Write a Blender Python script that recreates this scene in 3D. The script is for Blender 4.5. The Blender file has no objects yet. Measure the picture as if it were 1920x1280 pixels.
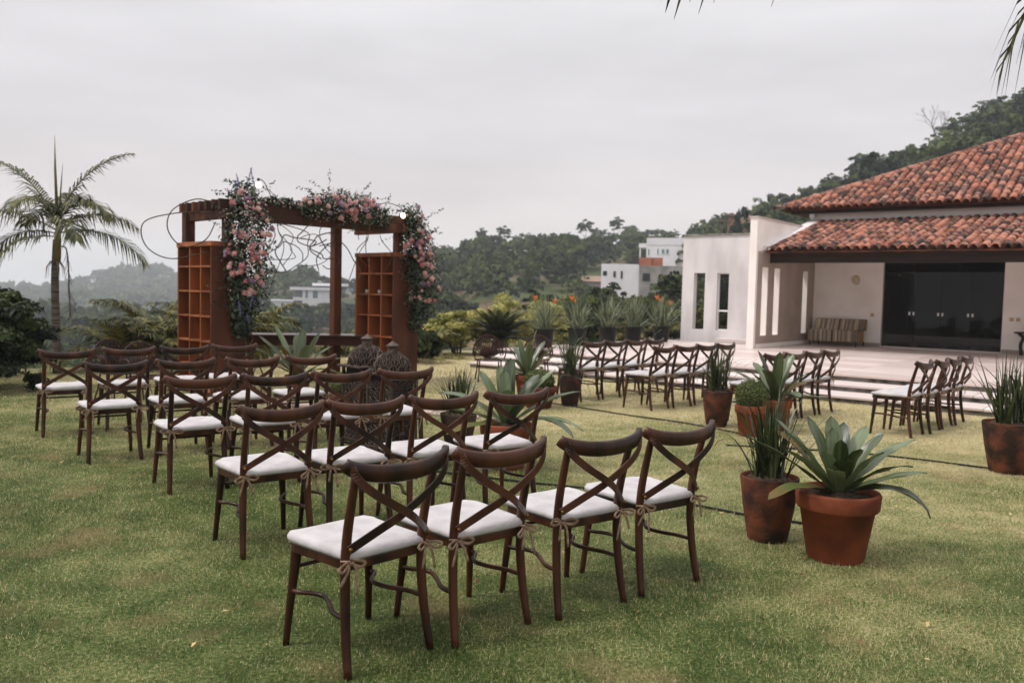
import bpy, math, random
import numpy as np
from mathutils import Matrix, Vector
random.seed(7)
RNG = np.random.default_rng(7)
scene = bpy.context.scene
COL = scene.collection
rad = math.radians
# ------------------------------------------------------------------ camera
F, PITCH, ROLL, CAM_H = 1600.0, .0565, .0235, 1.5
_fw = Vector((0, math.cos(PITCH), -math.sin(PITCH))); _up = Vector((0, math.sin(PITCH), math.cos(PITCH))); _rt = Vector((1, 0, 0))
_rt, _up = math.cos(ROLL)*_rt + math.sin(ROLL)*_up, -math.sin(ROLL)*_rt + math.cos(ROLL)*_up
cam_d = bpy.data.cameras.new('camera'); cam = bpy.data.objects.new('camera', cam_d); COL.objects.link(cam)
cam_d.sensor_width = 36; cam_d.lens = 36*F/1920; cam_d.clip_start = .05; cam_d.clip_end = 6000
M = Matrix.Identity(4)
for i, c in enumerate((_rt, _up, -_fw)):
    for j in range(3): M[j][i] = c[j]
M.translation = Vector((0, 0, CAM_H)); cam.matrix_world = M
cam_d.dof.use_dof = True; cam_d.dof.focus_distance = 4.6; cam_d.dof.aperture_fstop = 3.2
scene.camera = cam
# ------------------------------------------------------------------ sky (overcast evening)
SUN_EL, SUN_AZ = rad(56), rad(-105)          # azimuth from +Y, clockwise
world = bpy.data.worlds.new('World'); scene.world = world; world.use_nodes = True
nt = world.node_tree; nt.nodes.clear(); N = nt.nodes.new; L = nt.links.new
out = N('ShaderNodeOutputWorld'); bg = N('ShaderNodeBackground'); L(bg.outputs[0], out.inputs[0])
sky = N('ShaderNodeTexSky'); sky.sky_type = 'NISHITA'; sky.sun_disc = False; sky.sun_elevation = SUN_EL; sky.sun_rotation = SUN_AZ
sky.dust_density = 4; sky.air_density = 1
sc = N('ShaderNodeVectorMath'); sc.operation = 'SCALE'; sc.inputs['Scale'].default_value = .09; L(sky.outputs[0], sc.inputs[0])
tc = N('ShaderNodeTexCoord'); sep = N('ShaderNodeSeparateXYZ'); L(tc.outputs['Generated'], sep.inputs[0])
ramp = N('ShaderNodeValToRGB'); L(sep.outputs['Z'], ramp.inputs[0])
cr = ramp.color_ramp; cr.elements[0].position = .0; cr.elements[0].color = (.78, .74, .755, 1)
cr.elements[1].position = 1; cr.elements[1].color = (2.15, 2.15, 2.2, 1)
for p_, c_ in ((.07, (.91, .80, .785, 1)), (.17, (.83, .79, .81, 1)), (.36, (.87, .855, .875, 1)), (.62, (1.35, 1.34, 1.37, 1))):
    e_ = cr.elements.new(p_); e_.color = c_
mp = N('ShaderNodeMapping'); mp.inputs['Scale'].default_value = (1.3, 1.3, 7); mp.inputs['Rotation'].default_value = (.12, .06, .3); L(tc.outputs['Generated'], mp.inputs[0])
nz = N('ShaderNodeTexNoise'); nz.inputs['Scale'].default_value = 1.8; nz.inputs['Detail'].default_value = 5; nz.inputs['Roughness'].default_value = .5; L(mp.outputs[0], nz.inputs['Vector'])
mr = N('ShaderNodeMapRange'); mr.inputs['From Min'].default_value = .3; mr.inputs['From Max'].default_value = .7; mr.inputs['To Min'].default_value = .86; mr.inputs['To Max'].default_value = 1.12; L(nz.outputs['Fac'], mr.inputs['Value'])
cl = N('ShaderNodeVectorMath'); cl.operation = 'SCALE'; L(ramp.outputs[0], cl.inputs[0]); L(mr.outputs[0], cl.inputs['Scale'])
mix = N('ShaderNodeMix'); mix.data_type = 'RGBA'; mix.inputs['Factor'].default_value = .93; L(sc.outputs[0], mix.inputs['A']); L(cl.outputs[0], mix.inputs['B'])
L(mix.outputs['Result'], bg.inputs['Color']); bg.inputs['Strength'].default_value = .62
# ------------------------------------------------------------------ sun (veiled by cloud)
sd = bpy.data.lights.new('sun', 'SUN'); sd.energy = 1.5; sd.angle = rad(12); sd.color = (1, .95, .9)
so = bpy.data.objects.new('sun', sd); COL.objects.link(so)
sv = Vector((math.sin(SUN_AZ)*math.cos(SUN_EL), math.cos(SUN_AZ)*math.cos(SUN_EL), math.sin(SUN_EL)))
so.rotation_euler = (-sv).to_track_quat('-Z', 'Y').to_euler(); so.location = (-8, 4, 30)
vs = scene.view_settings; vs.view_transform = 'Standard'; vs.look = 'None'; vs.gamma = 1; vs.exposure = 0.62; vs.use_curve_mapping = False
scene.render.engine = 'CYCLES'; scene.cycles.volume_bounces = 1; scene.cycles.transparent_max_bounces = 12

# ------------------------------------------------------------------ helpers
def S(r, g, b):                                   # sRGB 0..255 -> linear
    f = lambda c: ((c/255+.055)/1.055)**2.4 if c > 10 else c/255/12.92
    return (f(r), f(g), f(b), 1)
MATS = {}
def mat(name, c1, c2=None, scale=6., rough=.6, bump=0., detail=4., rnd=0., attr=False, metal=0., bscale=None, spec=.16, stretch=None, trans=0., lo=.35, hi=.65):
    """procedural material: two colours mixed by noise in object space (+ per object / per leaf random value)"""
    if name in MATS: return MATS[name]
    m = bpy.data.materials.new(name); m.use_nodes = True; t = m.node_tree; n = t.nodes.new; l = t.links.new
    b = t.nodes['Principled BSDF']; b.inputs['Roughness'].default_value = rough; b.inputs['Metallic'].default_value = metal
    b.inputs['Specular IOR Level'].default_value = spec
    tcn = n('ShaderNodeTexCoord'); vec = tcn.outputs['Object']
    if stretch:
        mpn = n('ShaderNodeMapping'); mpn.inputs['Scale'].default_value = stretch; l(vec, mpn.inputs[0]); vec = mpn.outputs[0]
    oi = n('ShaderNodeObjectInfo')
    if rnd:
        ad = n('ShaderNodeVectorMath'); ad.operation = 'ADD'; l(vec, ad.inputs[0])
        cm = n('ShaderNodeCombineXYZ'); ml = n('ShaderNodeMath'); ml.operation = 'MULTIPLY'; ml.inputs[1].default_value = 37.; l(oi.outputs['Random'], ml.inputs[0]); l(ml.outputs[0], cm.inputs[0]); l(ml.outputs[0], cm.inputs[1]); l(cm.outputs[0], ad.inputs[1]); vec = ad.outputs[0]
    nzz = n('ShaderNodeTexNoise'); nzz.inputs['Scale'].default_value = scale; nzz.inputs['Detail'].default_value = detail; l(vec, nzz.inputs['Vector'])
    fac = nzz.outputs['Fac']
    if rnd or attr:
        if attr:
            at = n('ShaderNodeAttribute'); at.attribute_name = 'rnd'; src = at.outputs['Fac']; w = attr if not isinstance(attr, bool) else .5
        else: src = oi.outputs['Random']; w = rnd
        mx = n('ShaderNodeMath'); mx.operation = 'MULTIPLY_ADD'; sb = n('ShaderNodeMath'); sb.operation = 'SUBTRACT'; sb.inputs[1].default_value = .5
        l(src, sb.inputs[0]); l(sb.outputs[0], mx.inputs[0]); mx.inputs[1].default_value = w; l(fac, mx.inputs[2]); fac = mx.outputs[0]
    mrn = n('ShaderNodeMapRange'); mrn.inputs['From Min'].default_value = lo; mrn.inputs['From Max'].default_value = hi; l(fac, mrn.inputs['Value'])
    mxc = n('ShaderNodeMix'); mxc.data_type = 'RGBA'; mxc.inputs['A'].default_value = c1; mxc.inputs['B'].default_value = c2 or c1; l(mrn.outputs[0], mxc.inputs['Factor'])
    l(mxc.outputs['Result'], b.inputs['Base Color'])
    if bump:
        n2 = n('ShaderNodeTexNoise'); n2.inputs['Scale'].default_value = bscale or scale*4; n2.inputs['Detail'].default_value = 5; l(vec, n2.inputs['Vector'])
        bp = n('ShaderNodeBump'); bp.inputs['Strength'].default_value = bump; bp.inputs['Distance'].default_value = .02; l(n2.outputs['Fac'], bp.inputs['Height']); l(bp.outputs[0], b.inputs['Normal'])
    if trans:
        tr = n('ShaderNodeBsdfTranslucent'); l(mxc.outputs['Result'], tr.inputs['Color']); ms = n('ShaderNodeMixShader'); ms.inputs[0].default_value = trans
        l(b.outputs[0], ms.inputs[1]); l(tr.outputs[0], ms.inputs[2]); l(ms.outputs[0], t.nodes['Material Output'].inputs[0])
    MATS[name] = m; return m

def np_mesh(name, V, Fc, smooth=False, rnd=None):
    """V (n,3); Fc (m,k) int array, all faces the same size"""
    me = bpy.data.meshes.new(name); V = np.asarray(V, np.float32); Fc = np.asarray(Fc, np.int32); m, k = Fc.shape
    me.vertices.add(len(V)); me.vertices.foreach_set('co', V.ravel())
    me.loops.add(m*k); me.loops.foreach_set('vertex_index', Fc.ravel())
    me.polygons.add(m); me.polygons.foreach_set('loop_start', np.arange(0, m*k, k, dtype=np.int32))
    if smooth: me.polygons.foreach_set('use_smooth', np.ones(m, bool))
    if rnd is not None:
        a = me.attributes.new('rnd', 'FLOAT', 'POINT'); a.data.foreach_set('value', np.asarray(rnd, np.float32))
    me.update(calc_edges=True); return me

def link(name, data, m=None, parent=None, loc=None, rot=None):
    o = bpy.data.objects.new(name, data); COL.objects.link(o)
    if m is not None and not data.materials: data.materials.append(m)
    if parent: o.parent = parent
    if loc is not None: o.location = loc
    if rot is not None: o.rotation_euler = rot
    return o
def tag(o, label=None, cat=None, group=None, kind=None):
    for k, v in (('label', label), ('category', cat), ('group', group), ('kind', kind)):
        if v: o[k] = v
    return o
def thing(name, loc, rz=0., label=None, cat=None, group=None):
    o = bpy.data.objects.new(name, None); COL.objects.link(o); o.empty_display_size = .1
    o.location = loc; o.rotation_euler = (0, 0, rz); return tag(o, label, cat, group)
def copy_tree(o, parent=None):
    c = o.copy(); COL.objects.link(c); c.parent = parent
    for ch in list(o.children): copy_tree(ch, c)
    return c

class MB:
    def __init__(s): s.v = []; s.f = []
    def add(s, V, Fc):
        o = len(s.v); s.v += [tuple(p) for p in V]; s.f += [tuple(i+o for i in q) for q in Fc]; return s
    def box(s, x0, x1, y0, y1, z0, z1):
        V = [(x, y, z) for z in (z0, z1) for y in (y0, y1) for x in (x0, x1)]
        return s.add(V, [(0, 2, 3, 1), (4, 5, 7, 6), (0, 1, 5, 4), (2, 6, 7, 3), (0, 4, 6, 2), (1, 3, 7, 5)])
    def poly_extrude(s, P, z0, z1):
        n = len(P); V = [(x, y, z0) for x, y in P]+[(x, y, z1) for x, y in P]
        return s.add(V, [tuple(range(n-1, -1, -1)), tuple(range(n, 2*n))]+[(i, (i+1) % n, n+(i+1) % n, n+i) for i in range(n)])
    def lathe(s, prof, n=24, cx=0, cy=0, ph=0., close=True):
        V = []; Fc = []
        for r_, z_ in prof:
            for i in range(n):
                a = ph+2*math.pi*i/n; V.append((cx+r_*math.cos(a), cy+r_*math.sin(a), z_))
        for k in range(len(prof)-1):
            for i in range(n):
                j = (i+1) % n; Fc.append((k*n+i, k*n+j, (k+1)*n+j, (k+1)*n+i))
        if close: Fc.append(tuple(range(n-1, -1, -1))); Fc.append(tuple(range((len(prof)-1)*n, len(prof)*n)))
        return s.add(V, Fc)
    def sweep(s, pts, prof, up=(0, 0, 1), scale=None, closed=False, caps=True):
        pts = [Vector(p) for p in pts]; n = len(pts); k = len(prof); V = []; Fc = []
        for i, p in enumerate(pts):
            if closed: T = pts[(i+1) % n]-pts[i-1]
            else: T = pts[min(i+1, n-1)]-pts[max(i-1, 0)]
            T = T.normalized() if T.length > 1e-9 else Vector((1, 0, 0))
            U_ = Vector(up)
            if abs(T.dot(U_)) > .97: U_ = Vector((0, 1, 0)) if abs(T.y) < .9 else Vector((1, 0, 0))
            sd_ = T.cross(U_).normalized(); u2 = sd_.cross(T)
            sc_ = 1 if scale is None else scale[i]; sx, sy = sc_ if isinstance(sc_, tuple) else (sc_, sc_)
            for a, b in prof: V.append(p+sd_*a*sx+u2*b*sy)
        for i in range(n if closed else n-1):
            for j in range(k):
                i2 = (i+1) % n; Fc.append((i*k+j, i*k+(j+1) % k, i2*k+(j+1) % k, i2*k+j))
        if caps and not closed: Fc.append(tuple(range(k-1, -1, -1))); Fc.append(tuple(range((n-1)*k, n*k)))
        return s.add(V, Fc)
    def tube(s, pts, r, n=7, up=(0, 0, 1), closed=False):
        prof = [(math.cos(2*math.pi*i/n), math.sin(2*math.pi*i/n)) for i in range(n)]
        sc_ = [r]*len(pts) if not isinstance(r, (list, tuple)) else list(r)
        return s.sweep(pts, prof, up, sc_, closed)
    def mesh(s, name, smooth=False):
        me = bpy.data.meshes.new(name); me.from_pydata([tuple(v) for v in s.v], [], s.f)
        if smooth: me.polygons.foreach_set('use_smooth', np.ones(len(me.polygons), bool))
        me.update(); return me
    def build(s, name, m, parent=None, smooth=False, bevel=0., loc=None, rot=None, seg=2):
        o = link(name, s.mesh(name, smooth), m, parent, loc, rot)
        if bevel:
            b = o.modifiers.new('bevel', 'BEVEL'); b.width = bevel; b.segments = seg; b.limit_method = 'ANGLE'; b.angle_limit = rad(40)
        return o
def rect_prof(w, h, c=.25):
    a, b = w/2, h/2; q = min(a, b)*c
    return [(-a+q, -b), (a-q, -b), (a, -b+q), (a, b-q), (a-q, b), (-a+q, b), (-a, b-q), (-a, -b+q)]
def spline(P, n=6):
    """Catmull-Rom through P"""
    P = [Vector(p) for p in P]; Q = [2*P[0]-P[1]]+P+[2*P[-1]-P[-2]]; out_ = []
    for i in range(1, len(Q)-2):
        a, b, c, d = Q[i-1:i+3]
        for k in range(n):
            t = k/n; out_.append(.5*((2*b)+(c-a)*t+(2*a-5*b+4*c-d)*t*t+(3*b-a-3*c+d)*t**3))
    return out_+[P[-1]]
def leaf_quads(C, Nn, size, asp=.5, rng=RNG, up_bias=0.):
    """rhombic leaves: centres C, normals Nn"""
    n = len(C); Nn = Nn/np.linalg.norm(Nn, axis=1, keepdims=True)
    t = rng.normal(size=(n, 3)); t[:, 2] += up_bias; t -= (t*Nn).sum(1, keepdims=True)*Nn; t /= np.linalg.norm(t, axis=1, keepdims=True)+1e-9
    b = np.cross(Nn, t); size = np.asarray(size).reshape(-1, 1)*np.ones((n, 1))
    V = np.stack([C-t*size*.5, C+b*size*asp*.5+Nn*size*.06, C+t*size*.5-Nn*size*.08, C-b*size*asp*.5+Nn*size*.06], 1).reshape(-1, 3)
    return V, np.arange(4*n).reshape(n, 4)
def crown_arrays(rng, dims, nclump, nleaf, lsize, flat=.75, hollow=.55, asp=.6):
    """foliage crown: leaf clumps spread over an ellipsoid; z from 0"""
    d = rng.normal(size=(nclump, 3)); d /= np.linalg.norm(d, axis=1, keepdims=True)
    rr = rng.uniform(hollow, 1., (nclump, 1)); d[:, 2] = np.where(d[:, 2] < -.35, -d[:, 2], d[:, 2])
    dims = np.asarray(dims); cc = d*rr*dims*.85; cs = rng.uniform(.12, .34, nclump)*dims.mean()*.8
    idx = rng.integers(0, nclump, nclump*nleaf)
    e = rng.normal(size=(len(idx), 3)); e /= np.linalg.norm(e, axis=1, keepdims=True); e[:, 2] = np.abs(e[:, 2])*.9-.25
    C = cc[idx]+e*cs[idx, None]*np.array([1, 1, flat])*rng.uniform(.6, 1.05, (len(idx), 1)); C[:, 2] += dims[2]*.8
    Nn = e+rng.normal(size=e.shape)*.55+np.array([0, 0, .45])
    V, Q = leaf_quads(C, Nn, lsize*rng.uniform(.6, 1.35, len(idx)), asp, rng)
    hue = np.repeat(np.clip(rng.uniform(0, 1, nclump)[idx]*.7+rng.uniform(0, 1, len(idx))*.3, 0, 1), 4)
    return V, Q, hue
class LV:                                           # collects leaf arrays into one mesh
    def __init__(s): s.V = []; s.Q = []; s.H = []; s.n = 0
    def add(s, V, Q, H): s.V.append(V); s.Q.append(Q+s.n); s.H.append(H); s.n += len(V); return s
    def mesh(s, name, smooth=False): return np_mesh(name, np.concatenate(s.V), np.concatenate(s.Q), smooth, np.concatenate(s.H))
def inside(poly, x, y):
    r_ = np.zeros(len(x), bool); n = len(poly); j = n-1
    for i in range(n):
        xi, yi = poly[i]; xj, yj = poly[j]
        c = ((yi > y) != (yj > y)) & (x < (xj-xi)*(y-yi)/(yj-yi+1e-12)+xi); r_ ^= c; j = i
    return r_
def slope_of(u, v):                                  # photo pixel -> (azimuth, rise per metre of ground distance)
    d = _fw+_rt*((u-960)/F)+_up*((640-v)/F); h = math.hypot(d.x, d.y)
    return math.atan2(d.x, d.y), d.z/h
# ------------------------------------------------------------------ materials
WOOD = mat('chair_wood', S(30, 16, 10), S(76, 43, 27), 9, .36, .08, spec=.3, rnd=.22, stretch=(1, 1, .25), bscale=60)
CUSH = mat('cushion_cloth', S(194, 189, 189), S(172, 167, 167), 7, .9, .7, bscale=14)
RIBB = mat('ribbon_cloth', S(158, 132, 110), S(118, 97, 80), 30, .85)
BRASS = mat('bolt_metal', S(120, 85, 45), None, 5, .35, metal=.8)
TERRA = mat('terracotta_smooth', S(130, 68, 44), S(88, 47, 34), 5, .78, .25, rnd=.4)
TERRA_OLD = mat('terracotta_weathered', S(112, 64, 43), S(48, 35, 29), 7, .9, .4, rnd=.4, bscale=40)
BLACKPOT = mat('black_plastic', S(20, 20, 21), S(28, 28, 29), 4, .5)
SOIL = mat('potting_soil', S(50, 40, 33), S(92, 76, 62), 40, .95, .8)
BROM = mat('bromeliad_leaf', S(42, 54, 22), S(106, 119, 82), 3., .34, .12, rnd=.7, bscale=6, stretch=(1.3, 24, 1.3), spec=.7, trans=.15, lo=.2, hi=.8)
BROM_DRY = mat('bromeliad_dry_leaf', S(110, 84, 50), S(84, 92, 48), 6, .5, trans=.1)
BLADE = mat('iris_blade', S(24, 33, 18), S(74, 84, 48), 5, .4, attr=.8, trans=.15, spec=.6)
STREL = mat('strelitzia_blade', S(74, 86, 64), S(142, 148, 120), 4, .45, attr=.8, trans=.12)
ORANGE = mat('orange_petal', S(226, 112, 40), S(236, 146, 62), 20, .6, trans=.2)
BOX = mat('boxwood_leaf', S(52, 66, 36), S(104, 112, 62), 6, .55, attr=.9, trans=.15)
SHRUB_D = mat('dark_shrub_leaf', S(18, 26, 14), S(58, 70, 34), 1.2, .45, attr=.9, trans=.18)
SHRUB_Y = mat('yellow_shrub_leaf', S(126, 126, 62), S(194, 186, 116), 1.2, .55, attr=.9, trans=.25)
SHRUB_M = mat('garden_shrub_leaf', S(32, 42, 22), S(98, 106, 54), .8, .5, attr=.9, trans=.2)
FOREST = mat('forest_leaf', S(30, 42, 28), S(84, 96, 58), .05, .75, attr=.9, trans=.15)
FOREST_B = mat('ridge_tree_leaf', S(24, 36, 22), S(84, 96, 54), .3, .7, attr=.9, trans=.15)
PALM = mat('palm_leaflet', S(34, 42, 22), S(92, 90, 46), 2.2, .45, attr=.9, trans=.12)
PALM_Y = mat('areca_leaflet', S(34, 43, 19), S(124, 116, 60), 1.5, .45, attr=1.1, trans=.15)
CYCAS = mat('cycad_leaflet', S(24, 29, 16), S(70, 74, 40), 4, .42, attr=.8)
BARK = mat('tree_bark', S(72, 62, 52), S(112, 100, 88), 6, .9, .5, stretch=(1, 1, .3))
PBARK = mat('palm_bark', S(62, 56, 50), S(118, 109, 98), 5, .9, .5, stretch=(.6, .6, 5))
PALMSTEM = mat('palm_stalk', S(92, 92, 48), S(120, 104, 56), 4, .5)
WALLW = mat('white_render', S(240, 234, 228), S(228, 220, 214), 1.3, .9, .15, bscale=30)
WALLG = mat('stained_render', S(214, 209, 209), S(168, 163, 163), .9, .92, .2, bscale=24, stretch=(1.6, 1.6, .55), lo=.42, hi=.78)
WALLT = mat('taupe_render', S(168, 152, 139), S(154, 139, 127), 1.5, .9, .12, bscale=30)
COPING = mat('mossy_coping', S(150, 146, 140), S(82, 88, 70), 5, .9, .5)
BEAM = mat('dark_stained_beam', S(40, 29, 24), S(52, 38, 31), 4, .55, .15, stretch=(.3, 3, 3))
DKMETAL = mat('dark_metal', S(46, 40, 38), S(70, 62, 58), 12, .45, .1, metal=.5)
STONE = mat('rough_riser_stone', S(128, 122, 116), S(62, 58, 55), 7, .95, 1., bscale=18)
TREAD = mat('pale_stone_slab', S(206, 194, 190), S(190, 176, 171), 3, .75, .1, rnd=.5)
FLOORT = mat('terrace_slab', S(212, 195, 189), S(192, 174, 167), 2.2, .33, .03, rnd=.7, stretch=(.35, 2.2, 1))
ALTAR = mat('arch_wood', S(158, 92, 53), S(114, 65, 38), 5, .5, .12, rnd=.35, stretch=(1, 1, .2), bscale=40)
PERGW = mat('pergola_wood', S(96, 58, 38), S(58, 35, 25), 5, .65, .25, rnd=.4, stretch=(1, 1, .3), bscale=40)
TABLEW = mat('dark_table_wood', S(66, 36, 28), S(50, 26, 21), 4, .28, .04, stretch=(.3, 2, 2))
IRON = mat('maroon_iron', S(68, 42, 42), S(50, 33, 33), 20, .5, .1, metal=.2)
LANT = mat('lantern_bronze', S(96, 82, 74), S(52, 43, 39), 24, .5, .3, metal=.45)
LANT_D = mat('lantern_inner', S(36, 29, 27), S(50, 42, 38), 30, .7)
VINE = mat('dry_vine', S(92, 74, 58), S(62, 46, 36), 12, .8, .3)
GARL = mat('garland_leaf', S(26, 34, 24), S(86, 98, 78), 5, .5, attr=1.0, trans=.12)
ROSE = mat('pink_rose', S(224, 186, 182), S(196, 136, 138), 9, .7, rnd=1.2, trans=.2)
ROSE_P = mat('pale_rose', S(224, 190, 180), S(208, 158, 152), 9, .7, rnd=1.2, trans=.2)
ROSE_M = mat('mauve_rose', S(186, 158, 180), S(150, 116, 144), 9, .7, rnd=1.2, trans=.2)
BLUEF = mat('blue_delphinium', S(88, 88, 132), S(122, 120, 160), 30, .7, trans=.2)
FILLER = mat('filler_blossom', S(232, 214, 206), S(204, 176, 176), 20, .8, trans=.2, attr=.8)
CABLE = mat('black_cable', S(30, 32, 28), None, 5, .6)
LAWN = mat('lawn_soil', S(76, 78, 40), S(118, 108, 68), 1.2, .95, .6, bscale=120)
PATHM = mat('path_stone', S(184, 164, 152), S(150, 132, 122), 5, .9, .3, rnd=.5)
GLASS = bpy.data.materials.new('window_glass'); GLASS.use_nodes = True
_t = GLASS.node_tree; _t.nodes.clear(); _o = _t.nodes.new('ShaderNodeOutputMaterial'); _tr = _t.nodes.new('ShaderNodeBsdfTransparent'); _tr.inputs[0].default_value = (.4, .45, .43, 1)
_g = _t.nodes.new('ShaderNodeBsdfGlossy'); _g.inputs['Roughness'].default_value = .02; _fr = _t.nodes.new('ShaderNodeFresnel'); _fr.inputs[0].default_value = 1.32
_m = _t.nodes.new('ShaderNodeMixShader'); _t.links.new(_fr.outputs[0], _m.inputs[0]); _t.links.new(_tr.outputs[0], _m.inputs[1]); _t.links.new(_g.outputs[0], _m.inputs[2]); _t.links.new(_m.outputs[0], _o.inputs[0])
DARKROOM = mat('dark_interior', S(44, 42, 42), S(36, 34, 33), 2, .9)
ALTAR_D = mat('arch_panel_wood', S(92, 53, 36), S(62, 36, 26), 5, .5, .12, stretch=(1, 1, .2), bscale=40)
CLEAR = GLASS.copy(); CLEAR.name = 'clear_glass'; [n_ for n_ in CLEAR.node_tree.nodes if n_.type == 'BSDF_TRANSPARENT'][0].inputs[0].default_value = (.95, .95, .95, 1)
FRAME_W = mat('white_frame', S(226, 226, 226), None, 3, .5)

def tile_mat():
    m = bpy.data.materials.new('roof_tile_clay'); m.use_nodes = True; t = m.node_tree; n = t.nodes.new; l = t.links.new; b = t.nodes['Principled BSDF']; b.inputs['Roughness'].default_value = .85
    oi = n('ShaderNodeAttribute'); oi.attribute_type = 'GEOMETRY'; oi.attribute_name = 'rnd'
    ob = n('ShaderNodeObjectInfo'); ad = n('ShaderNodeMath'); ad.operation = 'ADD'; l(oi.outputs['Fac'], ad.inputs[0]); l(ob.outputs['Random'], ad.inputs[1])
    fr = n('ShaderNodeMath'); fr.operation = 'FRACT'; l(ad.outputs[0], fr.inputs[0])
    r1 = n('ShaderNodeValToRGB'); l(fr.outputs[0], r1.inputs[0]); c = r1.color_ramp
    c.elements[0].color = S(168, 106, 84); c.elements[1].color = S(150, 82, 60)
    for p_, q in ((.25, S(182, 124, 102)), (.5, S(150, 84, 60)), (.75, S(186, 136, 118))): c.elements.new(p_).color = q
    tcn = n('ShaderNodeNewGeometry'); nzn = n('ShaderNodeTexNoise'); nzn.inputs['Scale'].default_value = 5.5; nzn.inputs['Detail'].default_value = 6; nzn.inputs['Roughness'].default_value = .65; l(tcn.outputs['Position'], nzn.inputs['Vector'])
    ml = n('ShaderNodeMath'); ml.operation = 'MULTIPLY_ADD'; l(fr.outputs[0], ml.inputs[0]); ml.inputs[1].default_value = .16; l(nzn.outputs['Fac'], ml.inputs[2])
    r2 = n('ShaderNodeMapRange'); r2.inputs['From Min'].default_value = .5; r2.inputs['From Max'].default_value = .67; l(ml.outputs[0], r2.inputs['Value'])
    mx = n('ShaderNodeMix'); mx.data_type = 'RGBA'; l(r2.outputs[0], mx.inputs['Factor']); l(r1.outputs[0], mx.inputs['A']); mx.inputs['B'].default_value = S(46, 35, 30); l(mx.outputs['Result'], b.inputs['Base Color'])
    bp = n('ShaderNodeBump'); bp.inputs['Strength'].default_value = .3; bp.inputs['Distance'].default_value = .01; l(nzn.outputs['Fac'], bp.inputs['Height']); l(bp.outputs[0], b.inputs['Normal'])
    return m
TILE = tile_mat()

# ------------------------------------------------------------------ terrain: valley and hills
A_, B_ = [], []
def crest_nodes(u):
    """ground profile along the azimuth of photo column u: (distance, height)"""
    ip = lambda xs, ys: float(np.interp(u, xs, ys))
    re = ip([-400, 100, 500, 800, 1000, 1250, 1500, 2400], [19, 20, 24, 26, 31, 38, 42, 42])
    yc = ip([-600, 0, 330, 430, 500, 540, 600, 660, 720, 780, 830, 880, 960, 1050, 1120, 1200, 1280, 1340, 1400, 1480, 1560, 1650, 1720, 1800, 1920, 2400],
            [604, 600, 596, 562, 540, 530, 536, 548, 540, 520, 500, 486, 478, 472, 474, 470, 478, 458, 444, 420, 387, 350, 316, 278, 238, 110])
    rc = ip([-600, 700, 800, 880, 1250, 1380, 2400], [360, 360, 300, 250, 250, 180, 180])
    yf = ip([-600, -100, 0, 60, 110, 160, 210, 260, 300, 340, 400, 480, 600, 2400], [560, 556, 552, 551, 546, 532, 520, 512, 514, 524, 545, 552, 556, 590])
    _, s_c = slope_of(u, yc); _, s_f = slope_of(u, yf)
    zc = CAM_H+s_c*rc; zf = CAM_H+s_f*950
    w = np.clip((u-700)/200, 0, 1); w2 = np.clip((u-1250)/150, 0, 1)
    a = (1-w)*-13+w*-3.; a = a*(1-w2)+1.5*w2
    return [(8, -.3), (re, -.3), (re+22, (1-w)*-6+w*-2.5*(1-w2)+w2*1.), (95, a), (rc*.66, a+(zc-a)*(.42+.12*w)), (rc, zc), (rc*1.25, zc-2-8*w), (rc*1.25+120, min(zc-6, -12)),
            (760, min(-14, zf-12)), (950, zf), (1150, zf-12), (1900, -45)]
def terrain_z(x, y):
    az = math.atan2(x, y); r_ = math.hypot(x, y); u = 960+F*math.tan(max(-1.1, min(1.1, az)))
    nn = crest_nodes(u); z = float(np.interp(r_, [q[0] for q in nn], [q[1] for q in nn]))
    k = min(1, max(0, (r_-60)/200)); return z+k*(1.6*math.sin(x*.045+1)*math.sin(y*.037)+.8*math.sin(x*.11+y*.09))
azs = np.radians(np.linspace(-62, 62, 190)); rs = np.concatenate([np.geomspace(8, 1900, 110)])
TV = []
for a in azs:
    u = 960+F*math.tan(a); nn = crest_nodes(max(-600, min(2400, u))); zz = np.interp(rs, [q[0] for q in nn], [q[1] for q in nn])
    for r_, z in zip(rs, zz):
        x, y = r_*math.sin(a), r_*math.cos(a); k = min(1, max(0, (r_-60)/200))
        TV.append((x, y, z+k*(1.6*math.sin(x*.045+1)*math.sin(y*.037)+.8*math.sin(x*.11+y*.09))))
nr = len(rs); TQ = [(i*nr+j, i*nr+j+1, (i+1)*nr+j+1, (i+1)*nr+j) for i in range(len(azs)-1) for j in range(nr-1)]
TERR = mat('hillside_soil', S(104, 86, 66), S(66, 76, 44), .035, .95, .5, detail=8, bscale=.6, lo=.4, hi=.56)
tag(link('terrain', np_mesh('terrain', TV, TQ, True), TERR), kind='structure')
LAWN_POLY = [(-14, -6), (16, -6), (16, 14), (9, 26), (3, 27), (-1, 22), (-3.4, 19.6), (-5.6, 16.6), (-8.5, 14.6), (-14, 14)]
lawn = tag(MB().poly_extrude(LAWN_POLY, -.5, 0).build('lawn', LAWN), kind='structure')

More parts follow.
